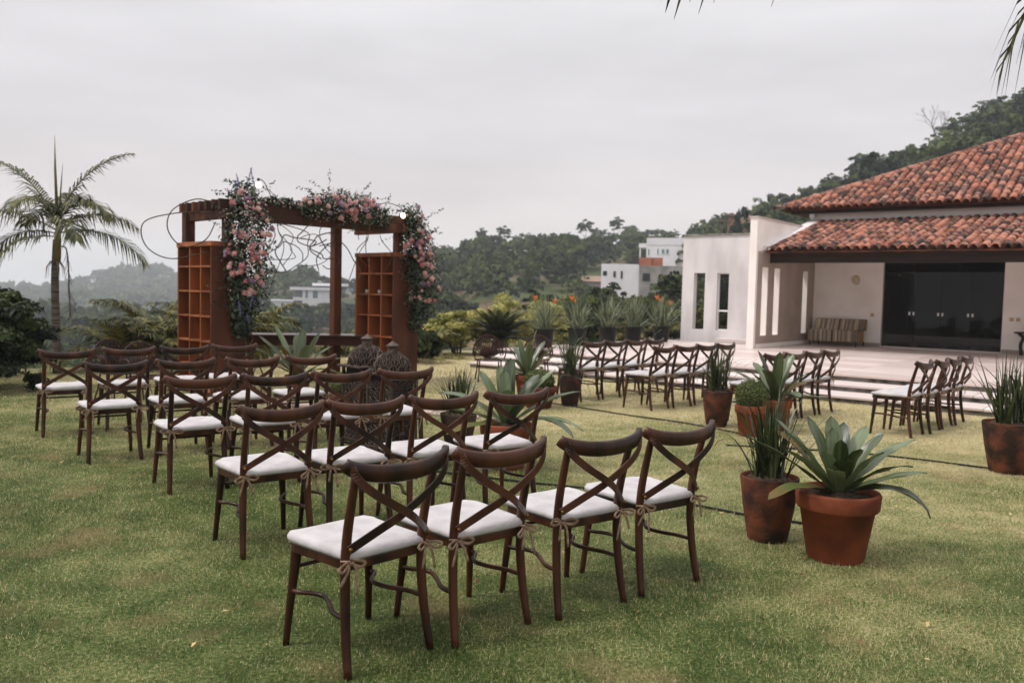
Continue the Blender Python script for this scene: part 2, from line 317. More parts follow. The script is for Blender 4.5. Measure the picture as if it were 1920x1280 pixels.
# ------------------------------------------------------------------ terrace and steps
TH = (5.845, 20.67)                                   # corner pillar of the house
HROT = rad(-38.3); HZ = .3
def hw(x, y, z=0):                                    # house frame -> world
    c, s = math.cos(HROT), math.sin(HROT); return Vector((TH[0]+c*x-s*y, TH[1]+s*x+c*y, z))
TX0, TX1 = -3.45, 13.
ter = MB().box(TX0, TX1, -5.53, 6., -.3, HZ-.03).build('terrace', STONE, loc=(TH[0], TH[1], 0), rot=(0, 0, HROT)); tag(ter, kind='structure')
tl = MB().box(0, 1.18, 0, .78, -.03, 0).mesh('terrace_slab')
for i in range(14):
    for j in range(12):
        w_ = 1.1995
        x = TX0+.01+i*1.19; y = -5.57+j*.79
        if x+1.18 > TX1: continue
        if y+.78 > 0.: 
            if x < .0 and y+.78 > 1.9: continue
            if y+.78 > 4.05: continue
        link('floor_slab', tl, FLOORT, ter, loc=(x, y, HZ+random.uniform(-.0015, .0015)))
for k, (ya, yb, z) in enumerate(((-6.28, -5.53, .2), (-7.0, -6.25, .1))):
    for i in range(7):
        x0 = TX0+.15+k*.25+i*2.3; x1 = min(TX1, x0+2.29)
        if x0 < TX1: MB().box(x0, x1, ya, yb-.004, z-.035, z).build('step_slab', TREAD, ter, bevel=.006)
    MB().box(TX0+.2+k*.25, TX1-.02, ya+.03, yb, -.2-k*.05, z-.036).build('step_riser', STONE, ter)

# ------------------------------------------------------------------ the house
house = thing('house', (TH[0], TH[1], 0), HROT, 'white rendered house with terracotta barrel tiled roofs and dark veranda beam', 'house')
def wall_with_holes(x0, x1, z0, z1, holes, y0, y1, axis='x'):
    """wall in the xz plane (thickness y0..y1) with rectangular holes (x0,x1,z0,z1), built from butted blocks"""
    m = MB(); xs = sorted({x0, x1, *[h[0] for h in holes], *[h[1] for h in holes]})
    for a, b in zip(xs, xs[1:]):
        hs = sorted([h for h in holes if h[0] <= a+1e-6 and h[1] >= b-1e-6], key=lambda h: h[2]); z = z0
        for h in hs+[None]:
            zt = h[2] if h else z1
            if zt > z+1e-6:
                if axis == 'x': m.box(a, b, y0, y1, z, zt)
                else: m.box(y0, y1, a, b, z, zt)
            if h: z = h[3]
    return m
# garden wing: a free-standing wall with two tall openings, returning along the side
wall_with_holes(-2.95, -.18, -.2, 3.2, [(-2.6, -2.26, .62, 2.18), (-1.9, -1.56, .62, 2.18)], 1.96, 2.16).build('wing_wall', WALLG, house)
MB().box(-2.99, -.181, 1.92, 2.2, 3.2, 3.245).build('wing_coping', COPING, house)
MB().box(-1.75, -.2, 1.66, 1.955, .29, .42).build('garden_step', TREAD, house, bevel=.01)
w = MB().box(-1.88, -1.58, 2.09, 2.1, .64, 2.16).build('window', GLASS, house)
fm = MB(); fm.box(-1.9, -1.875, 2.04, 2.12, .62, 2.18); fm.box(-1.585, -1.56, 2.04, 2.12, .62, 2.18); fm.box(-1.875, -1.585, 2.04, 2.12, .62, .65); fm.box(-1.875, -1.585, 2.04, 2.12, 2.155, 2.18); fm.box(-1.875, -1.585, 2.03, 2.125, 1.13, 1.175)
fm.build('frame', FRAME_W, w)
# slit wall with the pillar edge
wall_with_holes(0., 4.1, -.2, 3.45, [(.38, .76, .6, 2.28), (1.16, 1.54, .6, 2.28), (3.2, 3.58, .6, 2.28)], -.18, 0, 'y').build('slit_wall', WALLW, house)
fc = wall_with_holes(.1, 4.099, HZ+.001, 2.66, [(.38, .76, .6, 2.28), (1.16, 1.54, .6, 2.28), (3.2, 3.58, .6, 2.28)], .001, .012, 'y'); fc.build('taupe_facing', WALLT, house)
MB().box(.0125, .03, .12, 4.095, HZ+.002, HZ+.1).build('skirting', WALLW, house)
MB().box(-.2, .02, -.03, 4.1, 3.4505, 3.49).build('wall_coping', TREAD, house)
# back wall with the glazed opening, veranda ceiling, upper wall
wall_with_holes(0.0, 12.5, -.2, 4.1, [(1.83, 4.66, HZ, 2.72)], 4.1, 4.3).build('back_wall', WALLW, house)
MB().box(.013, 1.82, 4.08, 4.0995, HZ+.002, HZ+.1).build('skirting', WALLT, house); MB().box(4.67, 12, 4.08, 4.0995, HZ+.002, HZ+.1).build('skirting', WALLT, house)
MB().box(-.17, 0, 4.101, 10., -.2, 4.1).build('end_wall', WALLW, house)
MB().box(.013, 12.5, 1.02, 4.099, 2.62, 2.65).build('veranda_ceiling', WALLW, house)
MB().box(.02, 12.5, .82, 1.0, 2.4, 2.665).build('eave_beam', BEAM, house, bevel=.01)
MB().box(.1, 12.5, .6, .82, 2.585, 2.62).build('eave_soffit', BEAM, house)
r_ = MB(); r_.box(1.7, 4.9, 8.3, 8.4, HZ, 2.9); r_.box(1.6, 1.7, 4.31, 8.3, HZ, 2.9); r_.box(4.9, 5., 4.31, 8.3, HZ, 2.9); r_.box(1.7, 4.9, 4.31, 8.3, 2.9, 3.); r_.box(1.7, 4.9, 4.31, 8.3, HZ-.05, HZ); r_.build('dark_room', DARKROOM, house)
# frameless glass doors
xs = [1.85, 2.56, 3.25, 3.94, 4.64]
for a, b in zip(xs, xs[1:]):
    d_ = MB().box(a+.004, b-.004, 4.17, 4.18, HZ+.03, 2.3).build('glass_door', GLASS, house)
    MB().box(a+.03, a+.16, 4.155, 4.195, HZ+.032, HZ+.11).build('patch_fitting', DKMETAL, d_)
    for hx in ((b-.05,) if a < 2 else (a+.05, b-.05) if a < 3.9 else (a+.05,)): MB().box(hx-.018, hx+.018, 4.14, 4.168, 1.17, 1.25).build('handle', FRAME_W, d_)
MB().box(1.85, 3.6, 4.17, 4.18, 2.31, 2.6).build('transom_light', GLASS, house); MB().box(1.835, 4.655, 4.12, 4.2, HZ+.001, HZ+.028).build('door_sill', TREAD, house)
o = MB().lathe([(.0, 0), (.1, .005), (.105, .03), (.08, .09), (.03, .11), (0.001, .112)], 18, close=False).build('wall_lamp', mat('cream_plaster', S(196, 178, 152), None, 4, .8), house, True, loc=(1.15, 4.098, 2.07), rot=(rad(90), 0, 0)); o.scale = (.9, 1.2, 1)
SW = mat('switch_plate', S(190, 160, 120), None, 4, .6)
for x in (1.6, 4.86, 5.0): MB().box(x-.045, x+.045, 4.085, 4.099, 1.1, 1.19).build('light_switch', SW, house, bevel=.004)
MB().box(-.14, .0, 3.9, 4.098, 3.78, 3.95).build('outside_lamp', FRAME_W, house, bevel=.01)

# --- barrel tiles
def tile_mesh(name='tile', Lg=.42, r0=.1, r1=.078, h0=.085, h1=.07, th=.013, seg=7, flip=1):
    """tapered half-round tile, long axis +y (up the slope), lower end at y=0"""
    V = []; Fc = []
    for y, r, h in ((0, r0, h0), (Lg, r1, h1)):
        for lay in (0, 1):
            for i in range(seg+1):
                a = math.pi*i/seg; k = 1-lay*th/r; V.append((-r*k*math.cos(a), y, flip*(h*math.sin(a)-lay*th)))
    n = seg+1
    for i in range(seg):
        Fc += [(i, i+1, 2*n+i+1, 2*n+i), (n+i+1, n+i, 3*n+i, 3*n+i+1), (i+1, i, n+i, n+i+1)]
    return V, Fc
tv, tf = tile_mesh(); tmesh = MB().add(tv, tf).mesh('tile', True); tmesh.attributes.new('rnd', 'FLOAT', 'POINT')
TPL_V = np.array(tv); TPL_F = np.array(tf)
def plain_px(x, y, z):                                # size estimate: inverse distance to the camera, and whether in frame
    p = hw(x, y, z)-Vector((0, 0, CAM_H)); d = p.dot(_fw); return 960+F*p.dot(_rt)/d, d
ALL_T = []
def roof_slope(roofname, y0, z0, slope, xfun, ymax, xa, xb):
    """tile grid on a slope rising with +y; xfun(y) -> left limit"""
    ang = math.atan(slope); ca, sa = math.cos(ang), math.sin(ang); ex = .31; out_t = []
    for j in range(int((ymax-y0)/ca/ex)+1):
        s_ = j*ex; y = y0+s_*ca; z = z0+s_*sa
        if y > ymax-.1: break
        for i in range(int((xb-xa)/.2)):
            x = xa+i*.2
            if x < xfun(y+.1)-.02: continue
            out_t.append((x+random.uniform(-.008, .008), y, z+random.uniform(0, .008), ang+random.uniform(.0, .025), random.uniform(-.03, .03)))
    return out_t
SL1 = (3.63-2.68)/(4.09-.42); SL2 = .46
low = MB(); low.add([(.05, .45, 2.655), (12.5, .45, 2.655), (12.5, 4.09, 2.655+SL1*3.64), (.05, 4.09, 2.655+SL1*3.64), (.05, .45, 2.625), (12.5, .45, 2.625), (12.5, 4.09, 2.625+SL1*3.64), (.05, 4.09, 2.625+SL1*3.64)], [(0, 1, 2, 3), (7, 6, 5, 4), (0, 4, 5, 1), (1, 5, 6, 2), (2, 6, 7, 3), (3, 7, 4, 0)])
PANM = mat('pan_tile_clay', S(120, 72, 54), S(64, 48, 42), 4, .9, .3)
roof1 = low.build('veranda_roof', PANM, house)
HX, HY, HZ2, HD = -.87, 3.5, 3.99, 5.2
hp = MB(); RX = 13.5
hp.add([(HX, HY, HZ2-.03), (RX, HY, HZ2-.03), (RX, HY+HD, HZ2-.03+SL2*HD), (HX+HD, HY+HD, HZ2-.03+SL2*HD), (HX, HY+2*HD, HZ2-.03), (RX, HY+2*HD, HZ2-.03)], [(0, 1, 2, 3), (0, 3, 4), (4, 3, 2, 5), (0, 4, 5, 1), (1, 5, 2)])
roof2 = hp.build('main_roof', PANM, house)
MB().box(HX+.25, RX-.1, HY+.3, HY+.34, HZ2-.12, HZ2-.031).build('fascia', BEAM, house)
t1 = roof_slope('veranda_roof', .36, 2.69, SL1, lambda y: .22, 4.06, .2, 12.3)
t2 = roof_slope('main_roof', HY-.06, HZ2-.005, SL2, lambda y: HX+.1+(y-HY), HY+HD, HX+.1, 13.2)
for rt_, lst in ((roof1, t1), (roof2, t2)):
    for q in lst:
        u_, d_ = plain_px(*q[:3]); ALL_T.append((d_ if -20 < u_ < 1940 else 1e3+d_, rt_, q))
ALL_T.sort(key=lambda e: e[0]); restV = {roof1: [], roof2: []}
for k, (d_, rt_, q) in enumerate(ALL_T):
    x, y, z, ang, yaw = q
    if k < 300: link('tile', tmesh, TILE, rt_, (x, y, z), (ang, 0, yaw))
    else:
        c, s = math.cos(ang), math.sin(ang); V = TPL_V.copy(); Y = V[:, 1]*c-V[:, 2]*s; Zz = V[:, 1]*s+V[:, 2]*c; V = np.stack([V[:, 0], Y, Zz], 1)+np.array([x, y, z]); restV[rt_].append(V)
for rt_, vs_ in restV.items():
    n = len(vs_); m_ = len(TPL_V); V = np.concatenate(vs_); Q = (TPL_F[None]+np.arange(n)[:, None, None]*m_).reshape(-1, 4)
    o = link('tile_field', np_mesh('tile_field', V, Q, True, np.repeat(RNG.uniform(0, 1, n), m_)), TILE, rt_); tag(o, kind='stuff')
# hip ridge tiles and mortar flashing
tv2, tf2 = tile_mesh(r0=.13, r1=.11, h0=.1, h1=.085); rm = MB().add(tv2, tf2).mesh('ridge_tile', True)
hip = Vector((1, 1, SL2)).normalized()
for k in range(23):
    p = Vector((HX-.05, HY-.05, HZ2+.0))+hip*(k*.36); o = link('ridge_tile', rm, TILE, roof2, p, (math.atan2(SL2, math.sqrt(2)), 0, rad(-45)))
fl = [(.03, .38, 2.74), (.03, 4.08, 2.74+SL1*3.7)]
MB().sweep(fl, rect_prof(.3, .1, .5)).build('mortar_flashing', mat('white_mortar', S(220, 214, 214), S(200, 190, 188), 6, .9, .3), roof1)
# ------------------------------------------------------------------ lawn grass (short turf)
def grass():
    rng = np.random.default_rng(3); VV = []; HH = []
    c_, s_ = math.cos(-HROT), math.sin(-HROT)
    for y0, y1, dens, ln, wd in ((1.3, 3.4, 13000, .021, .0034), (3.4, 5.5, 8500, .024, .0040), (5.5, 9., 4000, .027, .006), (9., 14., 1500, .032, .010), (14., 21., 450, .04, .02)):
        xm = .74*y1+2.6; n = int(dens*(y1-y0)*2*xm); x = rng.uniform(-xm, xm, n); y = rng.uniform(y0, y1, n)
        k = (np.abs(x) < .74*y+2.4) & inside(LAWN_POLY, x, y)
        dx, dy = x-TH[0], y-TH[1]; lx = c_*dx-s_*dy; ly = s_*dx+c_*dy
        k &= ~((ly > -6.98) & (lx > -3.2)); x = x[k]; y = y[k]; n = len(x)
        f_ = .5+.5*np.sin(x*2.1+np.sin(y*1.3)*2)*np.sin(y*1.7+np.sin(x*.9)*2); l_ = ln*rng.uniform(.5, 1.25, n)*(.75+.4*f_)
        a = rng.uniform(0, 2*np.pi, n); t = rng.uniform(.15, 1.15, n); dv = np.stack([np.cos(a)*np.sin(t), np.sin(a)*np.sin(t), np.cos(t)], 1)
        sd_ = np.stack([-np.sin(a), np.cos(a), np.zeros(n)], 1)*wd*rng.uniform(.6, 1.2, (n, 1))*.5; b = np.stack([x, y, np.full(n, -.002)], 1)
        VV.append(np.stack([b-sd_, b+sd_, b+dv*l_[:, None]], 1).reshape(-1, 3)); HH.append(np.repeat(rng.uniform(0, 1, n), 3))
    V = np.concatenate(VV); return np_mesh('grass', V, np.arange(len(V)).reshape(-1, 3), False, np.concatenate(HH))
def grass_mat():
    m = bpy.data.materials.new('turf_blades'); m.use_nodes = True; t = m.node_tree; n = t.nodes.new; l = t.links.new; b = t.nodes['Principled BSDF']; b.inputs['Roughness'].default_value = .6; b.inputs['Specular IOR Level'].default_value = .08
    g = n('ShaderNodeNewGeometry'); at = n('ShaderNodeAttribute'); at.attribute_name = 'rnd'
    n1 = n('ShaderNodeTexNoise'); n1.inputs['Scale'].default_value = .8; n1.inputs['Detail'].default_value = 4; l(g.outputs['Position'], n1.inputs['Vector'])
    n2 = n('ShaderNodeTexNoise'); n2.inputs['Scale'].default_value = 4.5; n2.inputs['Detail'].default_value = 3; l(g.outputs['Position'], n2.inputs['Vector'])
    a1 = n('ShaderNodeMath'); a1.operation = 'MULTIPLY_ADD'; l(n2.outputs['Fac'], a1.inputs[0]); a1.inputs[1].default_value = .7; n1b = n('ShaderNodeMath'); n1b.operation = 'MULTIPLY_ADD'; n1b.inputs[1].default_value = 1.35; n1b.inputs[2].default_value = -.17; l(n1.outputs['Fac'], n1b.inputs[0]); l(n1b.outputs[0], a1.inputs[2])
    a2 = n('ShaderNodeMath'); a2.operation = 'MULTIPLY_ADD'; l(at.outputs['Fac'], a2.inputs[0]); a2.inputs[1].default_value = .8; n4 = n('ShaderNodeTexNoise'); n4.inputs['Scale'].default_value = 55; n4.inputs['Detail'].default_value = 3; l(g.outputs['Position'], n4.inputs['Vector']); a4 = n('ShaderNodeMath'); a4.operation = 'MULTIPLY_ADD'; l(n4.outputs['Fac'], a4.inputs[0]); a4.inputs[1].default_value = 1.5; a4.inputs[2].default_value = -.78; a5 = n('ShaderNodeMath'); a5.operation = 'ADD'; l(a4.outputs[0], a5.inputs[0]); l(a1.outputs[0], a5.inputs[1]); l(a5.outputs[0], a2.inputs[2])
    r = n('ShaderNodeValToRGB'); mrn = n('ShaderNodeMapRange'); mrn.inputs['From Min'].default_value = .82; mrn.inputs['From Max'].default_value = 1.86; sp_ = n('ShaderNodeSeparateXYZ'); l(g.outputs['Position'], sp_.inputs[0]); dx_ = n('ShaderNodeMath'); dx_.operation = 'MULTIPLY_ADD'; l(sp_.outputs['X'], dx_.inputs[0]); dx_.inputs[1].default_value = .05; l(a2.outputs[0], dx_.inputs[2]); dy_ = n('ShaderNodeMath'); dy_.operation = 'MULTIPLY_ADD'; l(sp_.outputs['Y'], dy_.inputs[0]); dy_.inputs[1].default_value = .078; l(dx_.outputs[0], dy_.inputs[2]); l(dy_.outputs[0], mrn.inputs['Value']); l(mrn.outputs[0], r.inputs[0])  # straw grows rightward and with distance; foreground shade is painted into the colour
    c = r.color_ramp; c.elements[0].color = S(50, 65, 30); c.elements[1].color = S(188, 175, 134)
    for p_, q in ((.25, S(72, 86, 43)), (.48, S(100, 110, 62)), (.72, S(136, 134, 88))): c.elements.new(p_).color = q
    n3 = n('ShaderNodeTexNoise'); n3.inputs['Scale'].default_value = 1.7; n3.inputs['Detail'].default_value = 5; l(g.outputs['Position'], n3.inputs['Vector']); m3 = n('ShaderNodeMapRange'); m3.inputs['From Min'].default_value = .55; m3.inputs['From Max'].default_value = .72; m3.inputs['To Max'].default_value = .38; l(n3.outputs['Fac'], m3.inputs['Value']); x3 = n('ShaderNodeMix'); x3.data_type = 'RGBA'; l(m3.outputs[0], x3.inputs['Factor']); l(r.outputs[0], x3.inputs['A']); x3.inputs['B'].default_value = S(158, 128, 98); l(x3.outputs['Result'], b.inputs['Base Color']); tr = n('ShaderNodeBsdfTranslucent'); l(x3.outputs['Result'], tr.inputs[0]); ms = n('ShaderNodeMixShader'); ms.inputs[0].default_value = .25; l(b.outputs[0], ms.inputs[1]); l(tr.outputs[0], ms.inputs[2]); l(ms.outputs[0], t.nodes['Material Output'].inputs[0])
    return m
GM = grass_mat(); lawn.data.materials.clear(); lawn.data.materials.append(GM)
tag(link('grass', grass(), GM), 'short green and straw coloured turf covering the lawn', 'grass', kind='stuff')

# ------------------------------------------------------------------ forest on the hills
def forest(name, label, pts, seed, nclump, nleaf, lsize, mt):
    rng = np.random.default_rng(seed); lv = LV(); tpl = [crown_arrays(rng, (1, 1, .8), nclump, nleaf, lsize) for _ in range(5)]
    for (x, y, z, h) in pts:
        V, Q, H = tpl[rng.integers(5)]; a = rng.uniform(0, 6.28); c, s = math.cos(a), math.sin(a); k = h*.5*rng.uniform(.8, 1.25)
        W = np.stack([V[:, 0]*c-V[:, 1]*s, V[:, 0]*s+V[:, 1]*c, V[:, 2]], 1)*np.array([k, k, h*.62*rng.uniform(.8, 1.2)]); W += np.array([x, y, z-h*.06])
        lv.add(W, Q, np.clip(H*.5+rng.uniform(0, .5), 0, 1))
    o = link(name, lv.mesh(name), mt); tag(o, label, 'forest', kind='stuff'); return o
def scatter(u0, u1, r0, r1, n, h0, h1, seed, keep=lambda u, r: True):
    rng = random.Random(seed); P = []
    while len(P) < n:
        u = rng.uniform(u0, u1); r_ = math.exp(rng.uniform(math.log(r0), math.log(r1)))
        if not keep(u, r_): continue
        a = math.atan((u-960)/F); x, y = r_*math.sin(a), r_*math.cos(a); P.append((x, y, terrain_z(x, y), rng.uniform(h0, h1)))
    return P
forest('far_forest', 'hazy blue grey forest covering the far hill beyond the palm', scatter(-300, 700, 640, 990, 1300, 9, 15, 1), 1, 14, 6, .5, FOREST)
forest('valley_forest', 'green forest filling the valley and low hill behind the arch', scatter(-300, 860, 70, 385, 800, 5, 10.5, 2, lambda u, r: (r > 80 or u < 700) and not (530 < u < 640 and 100 < r < 245)), 2, 22, 11, .32, FOREST)
_vp = []
for _k in range(34):
    _u = 526+_k*3.6; _r = random.uniform(196, 214); _a = math.atan((_u-960)/F); _x, _y = _r*math.sin(_a), _r*math.cos(_a); _zt = CAM_H+slope_of(_u, random.uniform(556, 567))[1]*_r; _h = max(3., (_zt-terrain_z(_x, _y))/1.12); _vp.append((_x, _y, _zt-_h*1.1, min(_h, 7.)) if _h < 7 else (_x, _y, _zt-7.6, 7.))
forest('villa_trees', 'belt of trees screening the foot of the white villa', _vp, 9, 24, 18, .25, FOREST)
forest('ridge_forest', 'scrubby trees scattered over the bare ridge behind the houses', scatter(770, 1330, 120, 275, 330, 3, 8, 3, lambda u, r: not (825 < u < 975 and r < 238 and (u*7.13+r*3.7) % 1 > .45) and not (975 < u < 1090 and r < 225 and (u*5.3+r*2.9) % 1 > .75) and not (1085 < u < 1330 and r < 165)), 3, 24, 20, .2, FOREST_B)
forest('hill_forest', 'dense dark forest climbing the steep hill behind the house', scatter(1290, 2150, 70, 200, 560, 4, 8, 4, lambda u, r: not (1330 < u < 1376 and r < 120)), 4, 26, 22, .18, FOREST_B)

def trunk_mesh(rng, h, r):
    m = MB(); p = [(0, 0, -.5)]; x = y = 0
    for k in range(1, 6): x += rng.uniform(-.06, .06)*h*.2; y += rng.uniform(-.06, .06)*h*.2; p.append((x, y, h*k/5))
    m.tube(p, [r*1.3, r, r*.85, r*.7, r*.55, r*.35], 7)
    for k in range(6):
        b = Vector(p[2+k % 3]); a = rng.uniform(0, 6.28); e = b+Vector((math.cos(a)*h*.34, math.sin(a)*h*.34, h*rng.uniform(.2, .45))); m.tube([b, (b+e)/2+Vector((0, 0, h*.05)), e], [r*.5, r*.35, r*.15], 5)
    return m.mesh('trunk', True)
TREE_P = []
for k in range(5):
    rg = np.random.default_rng(40+k); rr = random.Random(k); dims = [(.5, .5, .3), (.36, .36, .42), (.55, .5, .22), (.42, .42, .34), (.3, .3, .36)][k]
    V, Q, H = crown_arrays(rg, dims, [44, 40, 34, 46, 22][k], 40, .055, .8, .35); V[:, 2] += .42
    TREE_P.append((trunk_mesh(rr, .62, .022), np_mesh('crown', V, Q, False, H)))
def tree(u, r_, h, kind, label, group, mt=FOREST_B, dz=0.):
    a = math.atan((u-960)/F); x, y = r_*math.sin(a), r_*math.cos(a); t = thing('tree', (x, y, terrain_z(x, y)+dz), random.uniform(0, 6.28), label, 'tree', group)
    tm, cm = TREE_P[kind]; a1 = link('trunk', tm, BARK, t); a2 = link('crown', cm, mt, t)
    for o in (a1, a2): o.scale = (h*random.uniform(.85, 1.15), h, h)
    return t
for i, (u, h, k) in enumerate([(815, 6, 0), (838, 7, 0), (870, 6, 3), (898, 8, 1), (940, 8.5, 1), (968, 7, 0), (1000, 6, 2), (1030, 6.5, 0), (1060, 6.5, 3), (1092, 9, 1), (1118, 8, 0), (1150, 9, 1), (1175, 7, 3), (1196, 7, 2), (1225, 8, 2), (1258, 8, 4)]):
    tree(u, 252, h, k, 'tall tree standing on the ridge skyline between the arch and the house', 'trees along the ridge skyline')
for i, (u, h, k) in enumerate([(1420, 7, 0), (1470, 7, 2), (1545, 7.5, 1), (1600, 9, 1), (1640, 10, 2), (1690, 7, 0), (1760, 8, 3), (1795, 9, 0), (1850, 9, 3), (1900, 8, 1)]):
    tree(u, 183, h, k, 'dark tree rising from the crest of the steep hill behind the roof', 'trees on the steep hill crest')
for i, (u, h, k) in enumerate([(1005, 3.5, 3), (1050, 3.6, 0), (1098, 3.7, 3), (1140, 3.6, 3), (1178, 3.4, 0), (1215, 3.5, 3), (1255, 3.9, 3), (1285, 4.0, 0)]):
    tree(u, 46+(i % 3)*3, h, k, 'bushy green tree in front of the unfinished building, behind the hedge', 'bushy trees behind the hedge', SHRUB_M)
# a bare tree on the steep crest
def bare_tree(u, r_, h, label):
    a = math.atan((u-960)/F); x, y = r_*math.sin(a), r_*math.cos(a); t = thing('bare_tree', (x, y, terrain_z(x, y)), 0, label, 'tree'); rg = random.Random(5); m = MB(); b = MB()
    m.tube([(0, 0, -.4), (.05*h, 0, .3*h), (.02*h, .03*h, .55*h)], [.02*h, .015*h, .011*h], 6); m.build('trunk', BARK, t, True)
    def br(p, d, l, r1, n):
        e = p+d*l; b.tube([p, (p+e)/2+Vector((rg.uniform(-1, 1), rg.uniform(-1, 1), 0))*l*.06, e], [r1, r1*.8, r1*.55], 4)
        if n:
            for _ in range(3): br(e, (d+Vector((rg.uniform(-.8, .8), rg.uniform(-.8, .8), rg.uniform(-.2, .5)))).normalized(), l*.68, r1*.55, n-1)
    for q in range(4): br(Vector((.02*h, .03*h, (.4+.05*q)*h)), Vector((rg.uniform(-.8, .8), rg.uniform(-.8, .8), .8)).normalized(), .24*h, .009*h, 3)
    b.build('branches', BARK, t); return t
bare_tree(1735, 176, 10, 'leafless pale tree on the crest above the tiled roof')

# ------------------------------------------------------------------ neighbouring buildings
def bpos(u, v, r_): az, s = slope_of(u, v); return Vector((r_*math.sin(az), r_*math.cos(az), CAM_H+s*r_))
NWHITE = mat('neighbour_white', S(226, 224, 228), S(214, 211, 214), .5, .9); NGREY = mat('raw_concrete', S(158, 154, 150), S(122, 119, 116), .8, .95, .3)
NBRICK = mat('raw_brick', S(178, 112, 88), S(154, 90, 68), 1.5, .95, .4); NDARK = mat('dark_opening', S(40, 42, 44), None, 2, .4); NBLUE = mat('tinted_pane', S(96, 128, 132), None, 2, .2); NTILE = mat('distant_tile', S(152, 126, 110), S(122, 100, 88), 1, .9)
NORANGE = mat('ochre_render', S(178, 146, 122), None, 1, .9); THATCH = mat('dark_thatch', S(92, 74, 60), S(70, 56, 48), 1, .95)
def building(u0, u1, r_, label, rz=0.):
    p = bpos((u0+u1)/2, 545, r_); b = thing('building', (p.x, p.y, 0), -math.atan2(p.x, p.y)+rz, label, 'building'); return b
def zpx(u, v, r_): return bpos(u, v, r_).z
# modern white villa on the valley slope
R_ = 235; b = building(548, 630, R_, 'low white modern villa with flat roofs on the slope behind the arch'); k_ = R_/F
zb, zt = zpx(590, 562, R_), zpx(590, 544, R_); zr = zpx(590, 533, R_)
MB().box(-3.0, 6, -4, 4, zb-7, zt).build('wall', NWHITE, b)
MB().box(-6.2, 6.2, -4.6, 4.6, zt, zt+.75).build('roof_slab', NWHITE, b); MB().box(-.5, 9, -1, 4.5, zt+1.2, zt+1.9).build('upper_roof_slab', NWHITE, b); MB().box(.3, 8, -.4, 4, zt+.751, zt+1.199).build('clerestory', NDARK, b)
MB().box(-5.4, -3.0, -4, 0, zb-.2, zb+.6).build('balcony', NWHITE, b); MB().box(-5.3, -3.01, -.5, 3, zb-6, zt-.01).build('wall', NGREY, b)
for x0, x1 in ((-2.2, -1.6), (-.3, .9), (3.9, 5.4)):
    w = MB().box(x0, x1, -4.06, -4.001, zb+.5, zt-.15).build('window', NBLUE, b); MB().box(x0-.08, x1+.08, -4.09, -4.0605, zb+.42, zb+.5).build('sill', NWHITE, w)
b = building(518, 540, 205, 'small flat white roof poking out of the trees below the villa'); z_ = zpx(530, 565, 205); MB().box(-2.2, 2.2, -2, 2, z_-5, z_+.0).build('wall', NWHITE, b); MB().box(-2.5, 2.5, -2.3, 2.3, z_+.001, z_+.4).build('roof_slab', NWHITE, b)
# white house above the unfinished one
R_ = 150; b = building(1212, 1300, R_, 'white two storey house with small tinted windows beside the ridge', rad(-8)); zt = zpx(1250, 449, R_); z0 = zpx(1250, 505, R_)
MB().box(-3.6, 9, -4, 5, -6, zt).build('wall', NWHITE, b); MB().box(-3.62, 9, -4.03, -4.001, zt-1.25, zt-1.2).build('shadow_line', NGREY, b)
MB().box(-5., -3.61, -3.5, 2, zt-1.6, zt-.9).build('porch_roof', NWHITE, b); MB().box(-4.9, -4.7, -3.3, -3.1, -5, zt-1.601).build('porch_post', NWHITE, b)
for x0, x1, a, c in ((-3.3, -3.1, 2.9, 1.9), (-1.75, -1.55, 2.8, 1.8), (-1.0, -.6, 2.6, 1.9), (-.25, .15, 2.6, 1.9)):
    w = MB().box(x0, x1, -4.05, -4.001, zt-a, zt-c).build('window', NBLUE, b); MB().box(x0-.05, x1+.05, -4.09, -4.051, zt-a-.06, zt-a).build('sill', NWHITE, w)
for x0, x1 in ((-1.1, -.1), (.6, 1.6)): MB().box(x0, x1, -4.05, -4.001, z0-.4, z0).build('window', NDARK, b)
# unfinished concrete building with a brick tank
R_ = 110; b = building(1130, 1275, R_, 'unfinished grey concrete building with red brick box on its roof'); zt = zpx(1200, 498, R_)
MB().box(-5, -.35, -3, 3, -6, zt+.05).build('wall', NWHITE, b); MB().box(-.349, 5.5, -3.3, 3, -6, zt-.1).build('wall', NGREY, b); MB().box(-.4, 1.1, -3.1, -1, zt-.099, zt+.9).build('brick_box', NBRICK, b); MB().box(1.101, 2.5, -2.9, -1, zt-.099, zt+.9).build('brick_box', NBRICK, b)
for x0, x1, a, c in ((-4.8, -4.3, 1.4, .85), (-3.5, -3.2, 1.6, .85), (-2.6, -2.35, 1.75, .8)): MB().box(x0, x1, -3.04, -3.001, zt-a, zt-c).build('window', NDARK, b)
for x0, x1, a, c in ((.1, 1.0, 2., 1.05), (2.7, 3.2, 1.9, 1.2)): MB().box(x0, x1, -3.34, -3.301, zt-a, zt-c).build('window', NDARK, b)
